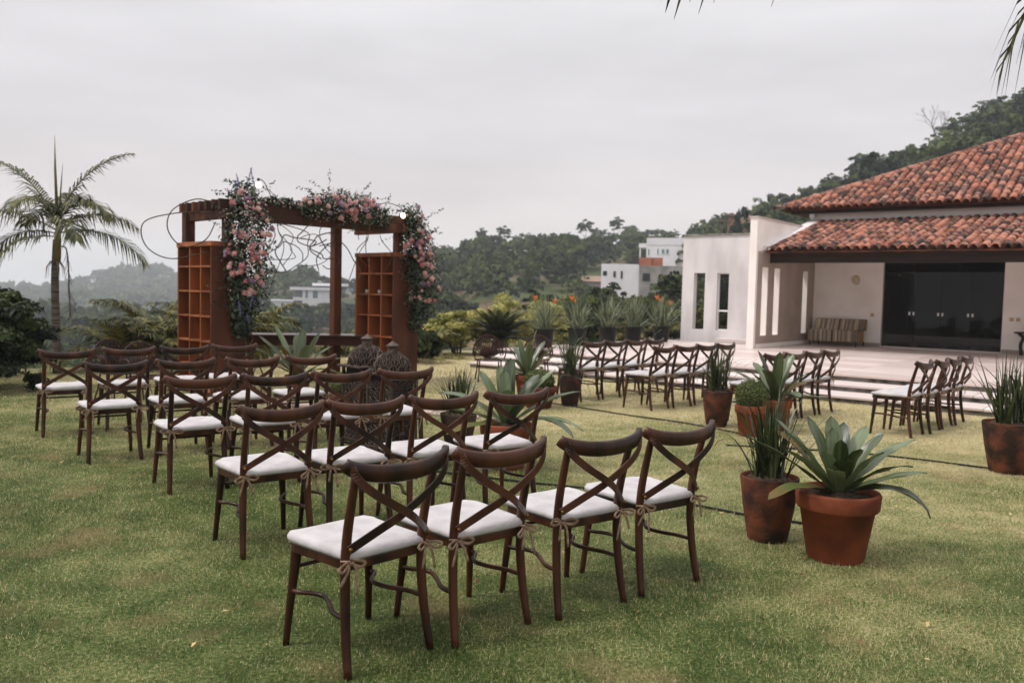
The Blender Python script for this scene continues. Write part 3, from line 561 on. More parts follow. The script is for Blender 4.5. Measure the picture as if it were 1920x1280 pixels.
# little white house and low tiled roof in front of the ridge
R_ = 170; b = building(898, 952, R_, 'small white cottage half hidden by bushes below the bare slope'); z_ = zpx(925, 531, R_)
MB().box(-2.6, 2.6, -2, 2, -9, z_).build('wall', NWHITE, b); MB().add([(-3, -2.3, z_), (3, -2.3, z_), (3, 2.3, z_), (-3, 2.3, z_), (-2, 0, z_+.7), (2, 0, z_+.7)], [(0, 1, 5, 4), (1, 2, 5), (2, 3, 4, 5), (3, 0, 4), (3, 2, 1, 0)]).build('roof', NTILE, b); MB().box(.9, 1.4, -2.04, -2.001, z_-1., z_-.3).build('window', NDARK, b)
R_ = 125; b = building(1085, 1130, R_, 'low house with faded tiled roof beside the unfinished building'); z_ = zpx(1110, 528, R_)
MB().box(-2.3, 1.6, -2, 2, -8, z_).build('wall', NGREY, b); MB().add([(-2.8, -2.3, z_), (2, -2.3, z_), (2, 2.3, z_), (-2.8, 2.3, z_), (-1.6, 0, z_+.8), (1.4, 0, z_+.8)], [(0, 1, 5, 4), (1, 2, 5), (2, 3, 4, 5), (3, 0, 4), (3, 2, 1, 0)]).build('roof', NTILE, b)
R_ = 118; b = building(1348, 1376, R_, 'ochre hilltop house with dark thatched canopies above the wing wall'); z_ = zpx(1360, 432, R_)
MB().box(-.2, 4, -2, 2, -2, z_+1.9).build('wall', NORANGE, b)
for x_, zz in ((-.9, z_+.9), (.0, z_+1.7)): MB().add([(x_-1.0, -2.6, zz), (x_+1, -2.6, zz), (x_+1, -1.9, zz), (x_-1, -1.9, zz), (x_+.4, -2.2, zz+.45)], [(0, 1, 4), (1, 2, 4), (2, 3, 4), (3, 0, 4), (3, 2, 1, 0)]).build('canopy', THATCH, b)
MB().box(-.98, -.88, -2.5, -2.4, -2, z_+.91).build('canopy_post', THATCH, b)

# ------------------------------------------------------------------ garden shrubs
def shrub(name, loc, dims, nclump, nleaf, lsize, mt, label, cat='shrub', group=None, seed=0, hollow=.55):
    rg = np.random.default_rng(seed+100); t = thing(name, loc, 0, label, cat, group); V, Q, H = crown_arrays(rg, dims, nclump, nleaf, lsize, .8, hollow); V[:, 2] -= max(0, V[:, 2].min())*.9
    link('foliage', np_mesh('foliage', V, Q, False, H), mt, t); m = MB(); rr = random.Random(seed)
    for _ in range(5):
        e = Vector((rr.uniform(-.5, .5)*dims[0], rr.uniform(-.5, .5)*dims[1], dims[2]*rr.uniform(.7, 1.2))); m.tube([(rr.uniform(-.1, .1), rr.uniform(-.1, .1), -.1), e*.5+Vector((rr.uniform(-.1, .1), 0, .1)), e], [.03, .02, .008], 5)
    m.build('stems', BARK, t, True); return t
shrub('shrub', (-7.4, 11.7, -.05), (1.2, 1.0, 1.2), 140, 150, .085, SHRUB_D, 'dense dark glossy leaved bush growing beside the palm trunk', seed=1)
shrub('shrub', (-9.0, 13.2, -.2), (1.3, 1.2, 1.0), 70, 110, .1, SHRUB_D, 'second dark bush tucked behind the glossy leaved bush', seed=2)
for i, (x, y, d) in enumerate([(-1.35, 20.6, (1.0, .9, .9)), (-.2, 22.6, (1.4, 1.1, 1.25)), (.9, 23.9, (.9, .8, 1.2))]):
    shrub('shrub', (x, y, -.05), d, 110, 190, .062, SHRUB_Y, ['low yellow green bush at the lawn edge beside the right cabinet', 'large airy yellow green bush behind the cycad', 'upright yellow green bush beside the first black pot'][i], seed=5+i, hollow=.3)
shrub('shrub', (-2.0, 17.9, -.05), (.7, .7, .62), 50, 110, .12, SHRUB_D, 'dark broad leaved shrub just behind the right garland', seed=12)
hed = [(1.9, 26.6, 1.0, .95), (3.1, 27.5, 1.1, .95), (4.3, 28.4, 1.1, 1.), (5.6, 29.6, 1.2, 1.0), (2.6, 29.8, 1.5, 1.25), (4.6, 31.2, 1.6, 1.3), (6.4, 32.3, 1.6, 1.3), (1.0, 28.4, 1.3, 1.05)]
for i, (x, y, rr_, hh) in enumerate(hed):
    shrub('hedge_shrub', (x, y, -.1), (rr_, rr_, hh), 70, 85, .14, SHRUB_D if i in (0, 2) else SHRUB_M, 'dense leafy hedge shrub behind the row of black pots', 'shrub', 'hedge behind the black pots', 20+i)
for i, (x, y) in enumerate([(4.4, 25.7), (5.9, 25.6)]):
    shrub('shrub', hw(-2.3+i*1.3, 4.6, 0).to_tuple(), (.8, .8, 1.15), 50, 100, .11, SHRUB_M, 'green shrub in the courtyard seen through the wing openings', 'shrub', 'courtyard shrubs', 60+i)

# ------------------------------------------------------------------ palms
def frond_mesh(name, Lg, el, droop, nl, ll, wd, seed, hang=.5, lean=0.):
    """one feather leaf, growing along +x from the origin, starting at elevation el and bending down by droop"""
    rg = random.Random(seed); pts = []; p = Vector((0, 0, 0)); ns = 14
    for k in range(ns+1):
        pts.append(p.copy()); t = k/ns; e = el-droop*t**1.25; p = p+Vector((math.cos(e), lean*t*.5, math.sin(e)))*Lg/ns
    V = []; Q = []; H = []
    def strip(a, b, c, w, n_):
        i = len(V); V.extend([a-n_*w*.35, a+n_*w*.35, b+n_*w*.5, b-n_*w*.5, c+n_*w*.06, c-n_*w*.06]); Q.extend([(i, i+1, i+2, i+3), (i+3, i+2, i+4, i+5)]); H.extend([rg.random()*.5+.25]*6)
    for j in range(nl):
        t = .12+.88*j/(nl-1); x = t*ns; i = min(int(x), ns-1); q = pts[i].lerp(pts[i+1], x-i); T = (pts[i+1]-pts[i]).normalized(); sdv = Vector((0, 1, 0)); up = T.cross(sdv)*-1
        if up.z < 0: up = -up
        l_ = ll*(math.sin(math.pi*(.12+.86*t))**.55)*rg.uniform(.85, 1.1)
        for sg in (-1, 1):
            d = (T*(.45+.5*t)+sdv*sg*(1-.35*t)+up*rg.uniform(.0, .3)).normalized(); m_ = q+d*l_*.5; e = q+d*l_*.92+Vector((0, 0, -hang*l_*rg.uniform(.5, 1.1)))
            nrm = d.cross(up).normalized(); strip(q, m_+Vector((0, 0, -.04*l_)), e, wd, nrm)
    m = MB(); m.tube(pts, [max(.003, .013*Lg/1.6*(1-.8*k/ns)) for k in range(ns+1)], 5)
    me = bpy.data.meshes.new(name); nv = len(V); me.from_pydata([tuple(v) for v in V]+[tuple(v) for v in m.v], [], Q+[tuple(i+nv for i in f) for f in m.f])
    a = me.attributes.new('rnd', 'FLOAT', 'POINT'); a.data.foreach_set('value', np.array(H+[.6]*len(m.v), np.float32)); me.update(); return me
pt = thing('palm_tree', (-7.55, 14.1, -.15), 0, 'slender palm tree with feathery drooping fronds beside the dark bush', 'palm tree')
tk = MB(); tp = [(0, 0, -.3), (.02, 0, .4), (.0, 0, 1.0), (-.01, 0, 1.7), (.02, 0, 2.35)]; tk.tube(spline(tp, 6), [.07-.0006*k for k in range(25)], 12); tk.build('trunk', PBARK, pt, True)
MB().tube(spline([(.02, 0, 2.0), (.03, 0, 2.25), (.05, 0, 2.6), (.03, 0, 2.85)], 4), [.058, .064, .066, .064, .06, .055, .05, .045, .04, .035, .03, .025, .02], 10).build('crownshaft', PALMSTEM, pt, True)
for i, (az, el, dr, lg, nl, ll, z, hang) in enumerate([(12, 72, 62, 1.75, 36, .42, 2.6, .5), (168, 62, 55, 1.75, 38, .45, 2.6, .5), (-25, 48, 110, 1.45, 34, .42, 2.6, .7), (6, 32, 75, 1.35, 36, .45, 2.55, .7), (-8, 12, 70, 1.72, 40, .46, 2.45, .65), (188, 30, 62, 1.7, 36, .5, 2.5, .7),
        (176, 12, 80, 1.35, 32, .45, 2.45, .7), (215, 2, 95, 1.3, 32, .45, 2.4, .6), (95, 60, 100, 1.5, 34, .42, 2.6, .6), (-95, 50, 110, 1.4, 34, .4, 2.6, .6), (140, 40, 90, 1.5, 34, .45, 2.55, .6), (-50, 26, 85, 1.4, 34, .45, 2.5, .7)]):
    o = link('frond', frond_mesh('frond', lg, rad(el), rad(dr), nl, ll, .03, 10+i, hang), PALM, pt, (.03, 0, z), (0, 0, rad(az)))
MB().tube([(.03, 0, 2.8), (.0, .01, 3.5), (-.01, .02, 4.05)], [.03, .02, .003], 6).build('spear_leaf', PALMSTEM, pt, True); MB().tube([(.06, 0, 2.75), (.1, .01, 3.3), (.12, .02, 3.6)], [.018, .01, .002], 5).build('spear_leaf', PALMSTEM, pt, True)
rr = random.Random(3); m = MB(); st = spline([(.1, -.02, 2.25), (.2, -.04, 2.2), (.24, -.05, 1.9), (.25, -.05, 1.45), (.27, -.05, 1.1)], 5); m.tube(st, .012, 5)
for q in st[6:]: 
    for _ in range(2): m.tube([q, q+Vector((rr.uniform(-.1, .1), rr.uniform(-.06, .06), -rr.uniform(.1, .25)))], [.005, .002], 4)
m.build('flower_stalk', BARK, pt)
m = MB()
for q in range(12): a = rr.uniform(0, 6.28); m.tube([(.07*math.cos(a), .07*math.sin(a), 2.0), (.13*math.cos(a), .13*math.sin(a), 1.9), (.15*math.cos(a), .15*math.sin(a), 1.72)], [.008, .006, .002], 4)
m.build('fibre_collar', RIBB, pt)
ARE = [frond_mesh('frond', 1.2, rad(e_), rad(d_), 30, .36, .03, 70+i, .45) for i, (e_, d_) in enumerate([(78, 95), (62, 100), (45, 95), (70, 120), (30, 80)])]
def areca(loc, sc_, n, label, group, seed, mt=PALM_Y, lowz=.0):
    rg = random.Random(seed); t = thing('palm_shrub', loc, rg.uniform(0, 6), label, 'palm', group); m = MB()
    for _ in range(4): x, y = rg.uniform(-.12, .12), rg.uniform(-.12, .12); m.tube([(x, y, -.2), (x*1.3, y*1.3, .35*sc_)], [.03, .025], 6)
    m.build('stems', PALMSTEM, t)
    for k in range(n):
        o = link('frond', ARE[rg.randrange(5)], mt, t, (rg.uniform(-.1, .1), rg.uniform(-.1, .1), .3*sc_), (0, 0, k*2.4+rg.uniform(-.3, .3))); s_ = sc_*rg.uniform(.8, 1.2); o.scale = (s_, s_, s_)
    return t
for i, (x, y, s_) in enumerate([(-6.9, 15.0, .95), (-6.35, 15.3, .9), (-5.9, 15.9, 1.0), (-5.35, 16.3, 1.0), (-6.9, 16.4, 1.15), (-5.2, 17.6, 1.15), (-6.2, 16.9, 1.15)]):
    areca((x, y, -.1), s_, 22, 'bushy low palm along the lawn edge between the tall palm and the left cabinet', 'low palms along the lawn edge', 80+i)
for i, (x, y, s_) in enumerate([(-4.1, 19.6, .95), (-3.5, 20.2, 1.05), (-2.9, 20.6, 1.0), (-1.9, 19.4, .9)]):
    areca((x, y, -.4), s_, 15, 'yellowish palm shrub behind the wooden table of the arch', 'palm shrubs behind the arch', 90+i)
for i, (x, y, s_) in enumerate([(3.4, 26.6, .9), (5.0, 28.0, 1.0), (6.1, 29.6, 1.1)]):
    areca((x, y, -.1), s_, 13, 'feathery palm shrub rising among the hedge behind the black pots', 'palm shrubs in the hedge', 97+i)
# cycad
cy = thing('cycad', (-.3, 20.3, 0), 0, 'wide dark cycad with stiff arching fronds behind the iron chairs', 'cycad'); MB().lathe([(.16, -.05), (.2, .12), (.18, .35), (.08, .42)], 12).build('trunk', BARK, cy, True)
cm_ = [frond_mesh('frond', .98, rad(e_), rad(d_), 50, .16, .012, 120+i, .0) for i, (e_, d_) in enumerate([(62, 40), (44, 40), (28, 36), (12, 30)])]
for k in range(88): o = link('frond', cm_[k % 4], CYCAS, cy, (0, 0, .38), (0, 0, k*2.399)); s_ = random.uniform(.9, 1.1); o.scale = (s_, s_, s_)
# overhanging palm whose leaf tips reach into the top of the view
op = thing('overhead_palm', (4.6, 2.2, 0), 0, 'palm whose drooping leaf tips hang into the sky above the roof', 'palm tree')
MB().tube([(0, 0, -.1), (.05, 0, 1.5), (.0, 0, 3.95)], [.15, .13, .11], 12).build('trunk', PBARK, op, True)
for i, (az, el, dr, lg) in enumerate([(147, 4, 23, 4.55), (141, 20, 98, 3.6), (100, 35, 80, 2.6), (60, 40, 80, 2.6), (-20, 45, 80, 2.6), (-90, 40, 80, 2.6), (200, 45, 70, 2.4)]):
    link('frond', frond_mesh('frond', lg, rad(el), rad(dr), 44, .55, .022, 140+i, .8), PALM, op, (0, 0, 3.56 if i == 0 else 3.72), (0, 0, rad(az)))
# ------------------------------------------------------------------ cross-back chairs
def seat_outline(g=0., n=5):
    P = []; W0, W1, Y0, Y1, rr_ = .19+g, .212+g, -.2-g, .215+g, .055
    for cx, cy, a0 in ((W1-rr_, Y1-rr_*1.3, 0), (-W1+rr_, Y1-rr_*1.3, 90), (-W0+rr_*.6, Y0+rr_*.6, 180), (W0-rr_*.6, Y0+rr_*.6, 270)):
        q = rr_ if a0 < 180 else rr_*.6
        for k in range(n): a = rad(a0+90*k/(n-1)); P.append((cx+q*math.cos(a), cy+q*1.3*math.sin(a) if a0 < 180 else cy+q*math.sin(a)))
    return P
def cushion_mesh(ph=0.):
    m = MB(); rings = [(.004, .447), (.012, .455), (.013, .467), (.006, .48), (-.02, .485), (-.07, .487), (-.14, .484)]; V = []; n = len(seat_outline())
    for g, z in rings:
        for (x, y) in seat_outline(g): V.append((x, y, z+(.006*math.sin(x*23+1+ph)*math.sin(y*19+ph*1.7)+.003*math.sin(x*61+y*47+ph*3)+.0015*math.sin(x*140-y*90+ph) if z > .47 else 0)))
    Fc = [(k*n+i, k*n+(i+1) % n, (k+1)*n+(i+1) % n, (k+1)*n+i) for k in range(len(rings)-1) for i in range(n)]; Fc += [tuple(range((len(rings)-1)*n, len(rings)*n)), tuple(range(n-1, -1, -1))]
    return m.add(V, Fc).mesh('cushion', True)
def tie_mesh(s, seed):
    rg = random.Random(seed); m = MB(); c = Vector((s*.19, -.215, .452)); pr = rect_prof(.012, .003)
    m.tube([c+Vector((.024*math.cos(a), .012+.026*math.sin(a), .004*math.sin(2*a))) for a in [2*math.pi*k/10 for k in range(10)]], .0045, 5, closed=True)
    for sg in (-1, 1):
        w = rg.uniform(.05, .075); d = rg.uniform(-.03, .012); m.sweep(spline([c, c+Vector((sg*w*.6, -.02, .012+d)), c+Vector((sg*w*1.1, -.03, d)), c+Vector((sg*w*.7, -.025, -.015+d)), c+Vector((0, -.006, -.002))], 4), pr, (0, 1, .2))
        l = rg.uniform(.08, .14); m.sweep(spline([c, c+Vector((sg*.018, -.022, -.03)), c+Vector((sg*rg.uniform(.02, .06), -.02, -l))], 4), pr, (0, 1, .2))
    m.tube([c+Vector((0, -.012, -.012)), c+Vector((0, -.016, 0)), c+Vector((0, -.012, .012))], .009, 6)
    return m.mesh('tie', True)
TIES = {s: [tie_mesh(s, 3+k*7+s) for k in range(3)] for s in (-1, 1)}
def make_chair():
    t = thing('chair', (0, 0, 0))
    MB().poly_extrude(seat_outline(), .405, .446).build('seat', WOOD, t, bevel=.006)
    cu = link('cushion', cushion_mesh(), CUSH, t)
    for s in (-1, 1):
        link('tie', TIES[s][0], RIBB, cu)
        MB().tube(spline([(s*.207, -.24, 0), (s*.199, -.212, .14), (s*.192, -.193, .3), (s*.19, -.19, .43), (s*.19, -.2, .55), (s*.193, -.235, .7), (s*.198, -.268, .815)], 4), [.0168+.004*math.sin(math.pi*min(1, k/22)) for k in range(25)], 9, (0, 1, 0)).build('leg', WOOD, t, True)
        MB().tube(spline([(s*.212, .203, 0), (s*.203, .19, .16), (s*.19, .178, .32), (s*.183, .172, .42)], 4), [.0145, .015, .0155, .016, .017, .018, .019, .02, .021, .022, .023, .024, .025], 9, (0, 1, 0)).build('leg', WOOD, t, True)
        MB().tube(spline([(s*.2, .183, .238), (s*.192, .135, .238), (s*.15, .095, .234), (s*.128, .05, .228), (s*.15, -.02, .222), (s*.19, -.11, .22), (s*.197, -.2, .22)], 4), .0105, 7).build('side_stretcher', WOOD, t, True)
        of = .005*s
        MB().sweep(spline([(s*.238, -.286+of, .838), (s*.222, -.308+of, .79), (s*.15, -.328+of, .725), (0, -.326+of*2.2, .632), (-s*.11, -.275+of, .56), (-s*.196, -.222, .497)], 5), rect_prof(.008, .034, .4), (0, 0, 1)).build('cross_slat', WOOD, t)
        MB().lathe([(.001, 0), (.009, .001), (.01, .006), (.006, .011), (.001, .012)], 9, close=False).build('bolt', BRASS, t, True, loc=(s*.194, -.226, .5), rot=(rad(90), 0, 0))
    MB().tube([(-.193, .181, .335), (.193, .181, .335)], .009, 7).build('front_stretcher', WOOD, t, True)
    arc = [(.252*math.sin(k/10*1.35)/math.sin(1.35), -.262-.062*(math.cos(k/10*1.35)-math.cos(1.35))/(1-math.cos(1.35)), .795+.05*(abs(k)/10)**2) for k in range(-10, 11)]
    MB().sweep(arc, [(-.013, -.032), (.0, -.037), (.012, -.031), (.016, .0), (.015, .026), (.005, .036), (-.009, .034), (-.015, .022)], (0, 0, 1), [(1, 1-.28*(abs(k)/10)**3) for k in range(-10, 11)]).build('top_rail', WOOD, t, True)
    return t
ROWS = {
 'A1': [(-.63, 3.53, 45.7), (-.21, 3.85, 41), (.27, 4.18, 36.5), (.70, 4.51, 37)], 'A2': [(-1.44, 4.95, 37.8), (-1.02, 5.27, 36), (-.58, 5.58, 35.7), (-.11, 5.91, 34.6)],
 'A3': [(-2.4, 6.36, 35.4), (-1.93, 6.65, 32.6), (-1.5, 7.0, 34.3), (-1.03, 7.31, 33.9)], 'A4': [(-3.46, 7.32, 35.7), (-3.03, 7.73, 34.9), (-2.56, 8.09, 36.8), (-2.1, 8.47, 36)],
 'A5': [(-4.48, 8.49, 35.6), (-4.08, 8.95, 35.7), (-3.67, 9.37, 35.4), (-3.28, 9.8, 36)],
 'Q4': [(.95, 12.18, 47), (1.30, 12.56, 46.5), (1.65, 12.93, 47.4), (1.99, 13.3, 48)], 'Q3': [(1.81, 11.42, 47.1), (2.18, 11.77, 44.6), (2.53, 12.12, 47), (2.88, 12.46, 48)],
 'Q2': [(2.96, 10.42, 46.5), (3.32, 10.76, 45.6), (3.67, 11.1, 48), (4.02, 11.45, 48)], 'Q1': [(4.40, 9.68, 47.4), (4.77, 10.03, 50), (5.1, 10.4, 48.7), (5.44, 10.76, 50)]}
ROWN = {'A1': 'rearmost lawn row', 'A2': 'second lawn row from the rear', 'A3': 'middle lawn row', 'A4': 'second lawn row from the arch', 'A5': 'lawn row nearest the arch', 'Q1': 'rearmost terrace-side row', 'Q2': 'second terrace-side row from the rear', 'Q3': 'third terrace-side row from the rear', 'Q4': 'foremost terrace-side row'}
SEATN_A = ['end seat on the open lawn', 'second seat from open lawn', 'second seat from the aisle', 'seat on the aisle']
SEATN_Q = ['seat on the aisle', 'second seat from the aisle', 'second seat from the steps', 'seat by the steps']
for q_ in TIES.values():
    for m_ in q_:
        if not m_.materials: m_.materials.append(RIBB)
CUSHES = [cushion_mesh(k*1.3) for k in range(5)]
for q_ in CUSHES: q_.materials.append(CUSH)
proto = make_chair(); first = True; ci = 0
for rk, lst in ROWS.items():
    for k, (x, y, a) in enumerate(lst):
        o = proto if first else copy_tree(proto); first = False; ci += 1
        o.location = (x, y, 0); o.rotation_euler = (0, 0, rad(a))
        blk = 'lawn block' if rk[0] == 'A' else 'terrace-side block'
        tag(o, 'brown cross-back chair, %s, %s' % ((SEATN_A if rk[0] == 'A' else SEATN_Q)[k], ROWN[rk]), 'chair', 'cross-back chairs on the lawn')
        for c in o.children:
            if c.name.split('.')[0] == 'cushion':
                c.data = CUSHES[ci % 5]
                for q, tt in enumerate(c.children): tt.data = TIES[-1 if q == 0 else 1][(ci+q) % 3]

# ------------------------------------------------------------------ pots and plants
def pot(parent, r_, h, kind, mt):
    if kind == 'band': pr = [(r_*.66, 0), (r_*.69, .01), (r_*.9, h*.74), (r_*.97, h*.745), (r_*1.0, h*.77), (r_*1.03, h*.97), (r_*1.0, h), (r_*.93, h), (r_*.9, h*.9), (r_*.88, h*.88)]
    elif kind == 'tall': pr = [(r_*.66, 0), (r_*.68, .01), (r_*.86, h*.5), (r_*1.0, h*.98), (r_*.985, h), (r_*.93, h), (r_*.91, h*.9), (r_*.9, h*.88)]
    else: pr = [(r_*.74, 0), (r_*.76, .01), (r_*.97, h*.93), (r_*1.06, h*.94), (r_*1.06, h), (r_*1.0, h), (r_*.95, h*.9), (r_*.94, h*.88)]
    o = MB().lathe(pr, 28).build('pot', mt, parent, True); return o
def soil(parent, r_, z, up=.03):
    m = MB(); V = [(0, 0, z+up)]; n = 20; rg = random.Random(int(r_*1e4))
    for k, q in enumerate((.35, .7, .93)):
        for i in range(n): a = 2*math.pi*i/n; V.append((r_*q*math.cos(a), r_*q*math.sin(a), z+up*(1-q*q)+rg.uniform(-.012, .012)))
    Fc = [(0, 1+i, 1+(i+1) % n) for i in range(n)]+[(1+k*n+i, 1+(k+1)*n+i, 1+(k+1)*n+(i+1) % n, 1+k*n+(i+1) % n) for k in range(2) for i in range(n)]
    return m.add(V, Fc).build('soil', SOIL, parent, True)
def strap_leaf(Lg, wd, el, bend, seed=0, cup=.35, tip=.75, ns=12):
    """broad strap leaf growing along +x: elevation el at the base, bending down by bend"""
    rg = random.Random(seed); V = []; Fc = []; p = Vector((0, 0, 0)); nc = 5
    for k in range(ns+1):
        t = k/ns; e = el-bend*t**1.6; T = Vector((math.cos(e), 0, math.sin(e))); up = Vector((-math.sin(e), 0, math.cos(e)))
        w = wd*(.55+.45*min(1, t*2.2))*(1 if t < tip else math.sqrt(max(0., 1-((t-tip)/(1-tip))**2)))+.002
        for c in range(nc): s_ = (c/(nc-1)-.5)*2; V.append(p+Vector((0, 1, 0))*s_*w*.5+up*(cup*w*.5*abs(s_)**1.5*(1-.4*t)+.004*math.sin(t*17+s_*3)))
        p = p+T*Lg/ns
    for k in range(ns):
        for c in range(nc-1): a = k*nc+c; Fc.append((a, a+1, a+nc+1, a+nc))
    return MB().add(V, Fc).mesh('leaf', True)
def blades_mesh(n, h0, h1, spread, wd, seed, r0=.1, bendr=(.1, 1.1), z0=0.):
    rg = np.random.default_rng(seed); V = []; Q = []; H = []; ns = 7
    for k in range(n):
        a = rg.uniform(0, 2*np.pi); rr_ = r0*math.sqrt(rg.uniform(0, 1)); L_ = rg.uniform(h0, h1); e = math.pi/2-abs(rg.normal(0, spread)); b = rg.uniform(*bendr)**1.6
        ca, sa = math.cos(a), math.sin(a); p = np.array([rr_*math.cos(a*1.7+k), rr_*math.sin(a*1.7+k), z0]); sd_ = np.array([-sa, ca, 0]); w = wd*rg.uniform(.7, 1.2); i0 = len(V); hue = rg.uniform(0, 1)
        for j in range(ns+1):
            t = j/ns; ee = e-b*t**2; ww = w*(1-t**3)*.5+.0005; up = np.array([-ca*math.sin(ee), -sa*math.sin(ee), math.cos(ee)]); V += [p-sd_*ww, p+sd_*ww+up*ww*.5]; H += [hue]*2
            p = p+np.array([ca*math.cos(ee), sa*math.cos(ee), math.sin(ee)])*L_/ns
        Q += [(i0+2*j, i0+2*j+1, i0+2*j+3, i0+2*j+2) for j in range(ns)]
    return np_mesh('blades', V, Q, True, H)
def ball_arrays(seed, r_, n, ls, zf=1.):
    rg = np.random.default_rng(seed); d = rg.normal(size=(n, 3)); d /= np.linalg.norm(d, axis=1, keepdims=True); lump = 1+.06*np.sin(d[:, 0]*9+1)*np.sin(d[:, 1]*8)*np.cos(d[:, 2]*7)
    C = d*(r_*lump*rg.uniform(.72, 1.04, n))[:, None]*np.array([1, 1, zf]); V, Q = leaf_quads(C, d+rg.normal(size=d.shape)*.6, ls*rg.uniform(.7, 1.3, n), .6, rg); return V, Q, np.repeat(rg.uniform(0, 1, n), 4)
def bromeliad(loc, r_, h, kind, mt, label, sc_, leaves, seed, group=None, az0=0.):
    t = thing('potted_bromeliad', loc, 0, label, 'potted plant', group); pot(t, r_, h, kind, mt); soil(t, r_*.92, h*.88, .05); rg = random.Random(seed)
    for k, q in enumerate(leaves):
        az, el, bd, lg, w = q; me = strap_leaf(lg*sc_, w*sc_, rad(el), rad(bd), seed*31+k, .4, .72)
        o = link('leaf', me, BROM_DRY if (k % 9 == 8) else BROM, t, (.03*math.cos(rad(az)), .03*math.sin(rad(az)), h*.9+.02), (rg.uniform(-.1, .1), 0, rad(az)))
    return t
def rosette(seed, n=15, l0=.42, l1=.62, w=.1):
    rg = random.Random(seed); out_ = []
    for k in range(n): t = k/(n-1); out_.append((k*137.5+rg.uniform(-12, 12), 82-66*t+rg.uniform(-6, 6), 10+55*t*rg.uniform(.5, 1.3), rg.uniform(l0, l1)*(1.0-.1*t), w*rg.uniform(.85, 1.15)))
    return out_
def iris(loc, r_, h, kind, mt, label, n, hh, seed, spread=.22, wd=.013, group=None):
    t = thing('potted_iris', loc, 0, label, 'potted plant', group); pot(t, r_, h, kind, mt); soil(t, r_*.92, h*.9, .06)
    link('blades', blades_mesh(n, hh*.55, hh, spread, wd, seed, r_*.5, (.02, .55), h*.9), BLADE, t); link('drooping_blades', blades_mesh(max(6, n//3), hh*.6, hh*1.15, .5, wd*.8, seed+1, r_*.55, (.8, 1.9), h*.9), BLADE, t)
    return t
P1L = [(8, 42, 22, .62, .1), (28, 34, 14, .62, .09), (-14, 26, 18, .52, .1), (62, 62, 22, .52, .1), (92, 78, 10, .5, .11), (120, 70, 20, .52, .1), (150, 55, 18, .6, .1), (172, 36, 14, .68, .1), (196, 18, 60, .5, .11), (225, 60, 26, .4, .1), (262, 62, 36, .36, .12), (305, 58, 24, .42, .1), (335, 22, 95, .58, .12), (75, 84, 8, .42, .09), (250, 80, 10, .38, .09), (210, 42, 20, .55, .09), (45, 50, 20, .58, .1), (135, 46, 22, .58, .1), (285, 68, 30, .4, .11), (320, 44, 40, .48, .11), (240, 46, 45, .44, .11), (15, 60, 20, .5, .1), (185, 58, 20, .5, .1)]
bromeliad((1.92, 4.92, 0), .232, .4, 'band', TERRA, 'large banded terracotta pot with broad grey green bromeliad, beside a rough tall pot', .9, P1L, 1)
iris((1.63, 5.28, 0), .18, .4, 'tall', TERRA_OLD, 'tall rough terracotta pot of dark upright iris blades beside the large bromeliad', 95, .62, 2)
iris((2.42, 9.95, 0), .175, .42, 'tall', TERRA_OLD, 'tall brown pot of iris blades in front of the third chair row', 90, .6, 3)
t = thing('potted_topiary', (2.63, 9.3, 0), 0, 'orange terracotta pot holding a clipped round boxwood ball', 'potted plant'); pot(t, .165, .34, 'band', TERRA); soil(t, .15, .3, .03); V, Q, H = ball_arrays(9, .17, 5200, .02); V[:, 2] += .45; link('foliage', np_mesh('foliage', V, Q, False, H), BOX, t); MB().tube([(0, 0, .28), (0, 0, .42)], .015, 6).build('stem', BARK, t)
bromeliad((3.03, 9.72, 0), .185, .36, 'band', TERRA, 'terracotta bromeliad pot behind the clipped boxwood ball', 1.05, rosette(11, 15, .42, .66, .1), 5)
iris((4.50, 7.62, 0), .235, .45, 'tall', TERRA_OLD, 'wide brown pot of arching iris blades standing away from the aisle', 85, .72, 6, .34, .016)
P7L = [(10, 35, 30, .66, .11), (26, 52, 18, .62, .11), (-6, 16, 55, .62, .12), (70, 76, 8, .56, .12), (110, 74, 12, .5, .11), (140, 62, 14, .5, .11), (165, 38, 45, .62, .12), (188, 22, 30, .6, .11), (215, 6, 30, .55, .11), (-25, 20, 75, .6, .12), (265, 72, 20, .34, .12), (300, 50, 30, .45, .11), (240, 55, 30, .42, .11), (45, 60, 25, .52, .1), (85, 84, 6, .45, .1)]
bromeliad((-.03, 7.28, 0), .225, .39, 'band', TERRA, 'large terracotta bromeliad pot on the aisle with one leaf flopping over', 1.05, P7L, 7)
iris((-.50, 8.2, 0), .18, .33, 'tall', mat('dark_glazed_clay', S(70, 52, 44), S(52, 40, 36), 5, .7, .2), 'dark clay pot of iris blades between the lanterns and the aisle bromeliad', 90, .52, 8)
t = thing('potted_boxwood', (.37, 11.2, 0), 0, 'wide terracotta pot of low dark clipped boxwood on the aisle', 'potted plant'); pot(t, .24, .29, 'band', TERRA); soil(t, .22, .26, .03); V, Q, H = ball_arrays(19, .2, 5200, .026, .75); V[:, 2] += .36; link('foliage', np_mesh('foliage', V, Q, False, H), BOX, t)
iris((.80, 11.5, 0), .16, .42, 'tall', TERRA_OLD, 'tall orange brown pot of fine iris blades beside the foremost chair row', 80, .74, 13, .3)
bromeliad((.22, 12.35, 0), .17, .32, 'band', TERRA, 'terracotta bromeliad pot in front of the iron garden chairs', 1.05, rosette(14, 14, .45, .68, .1), 9)
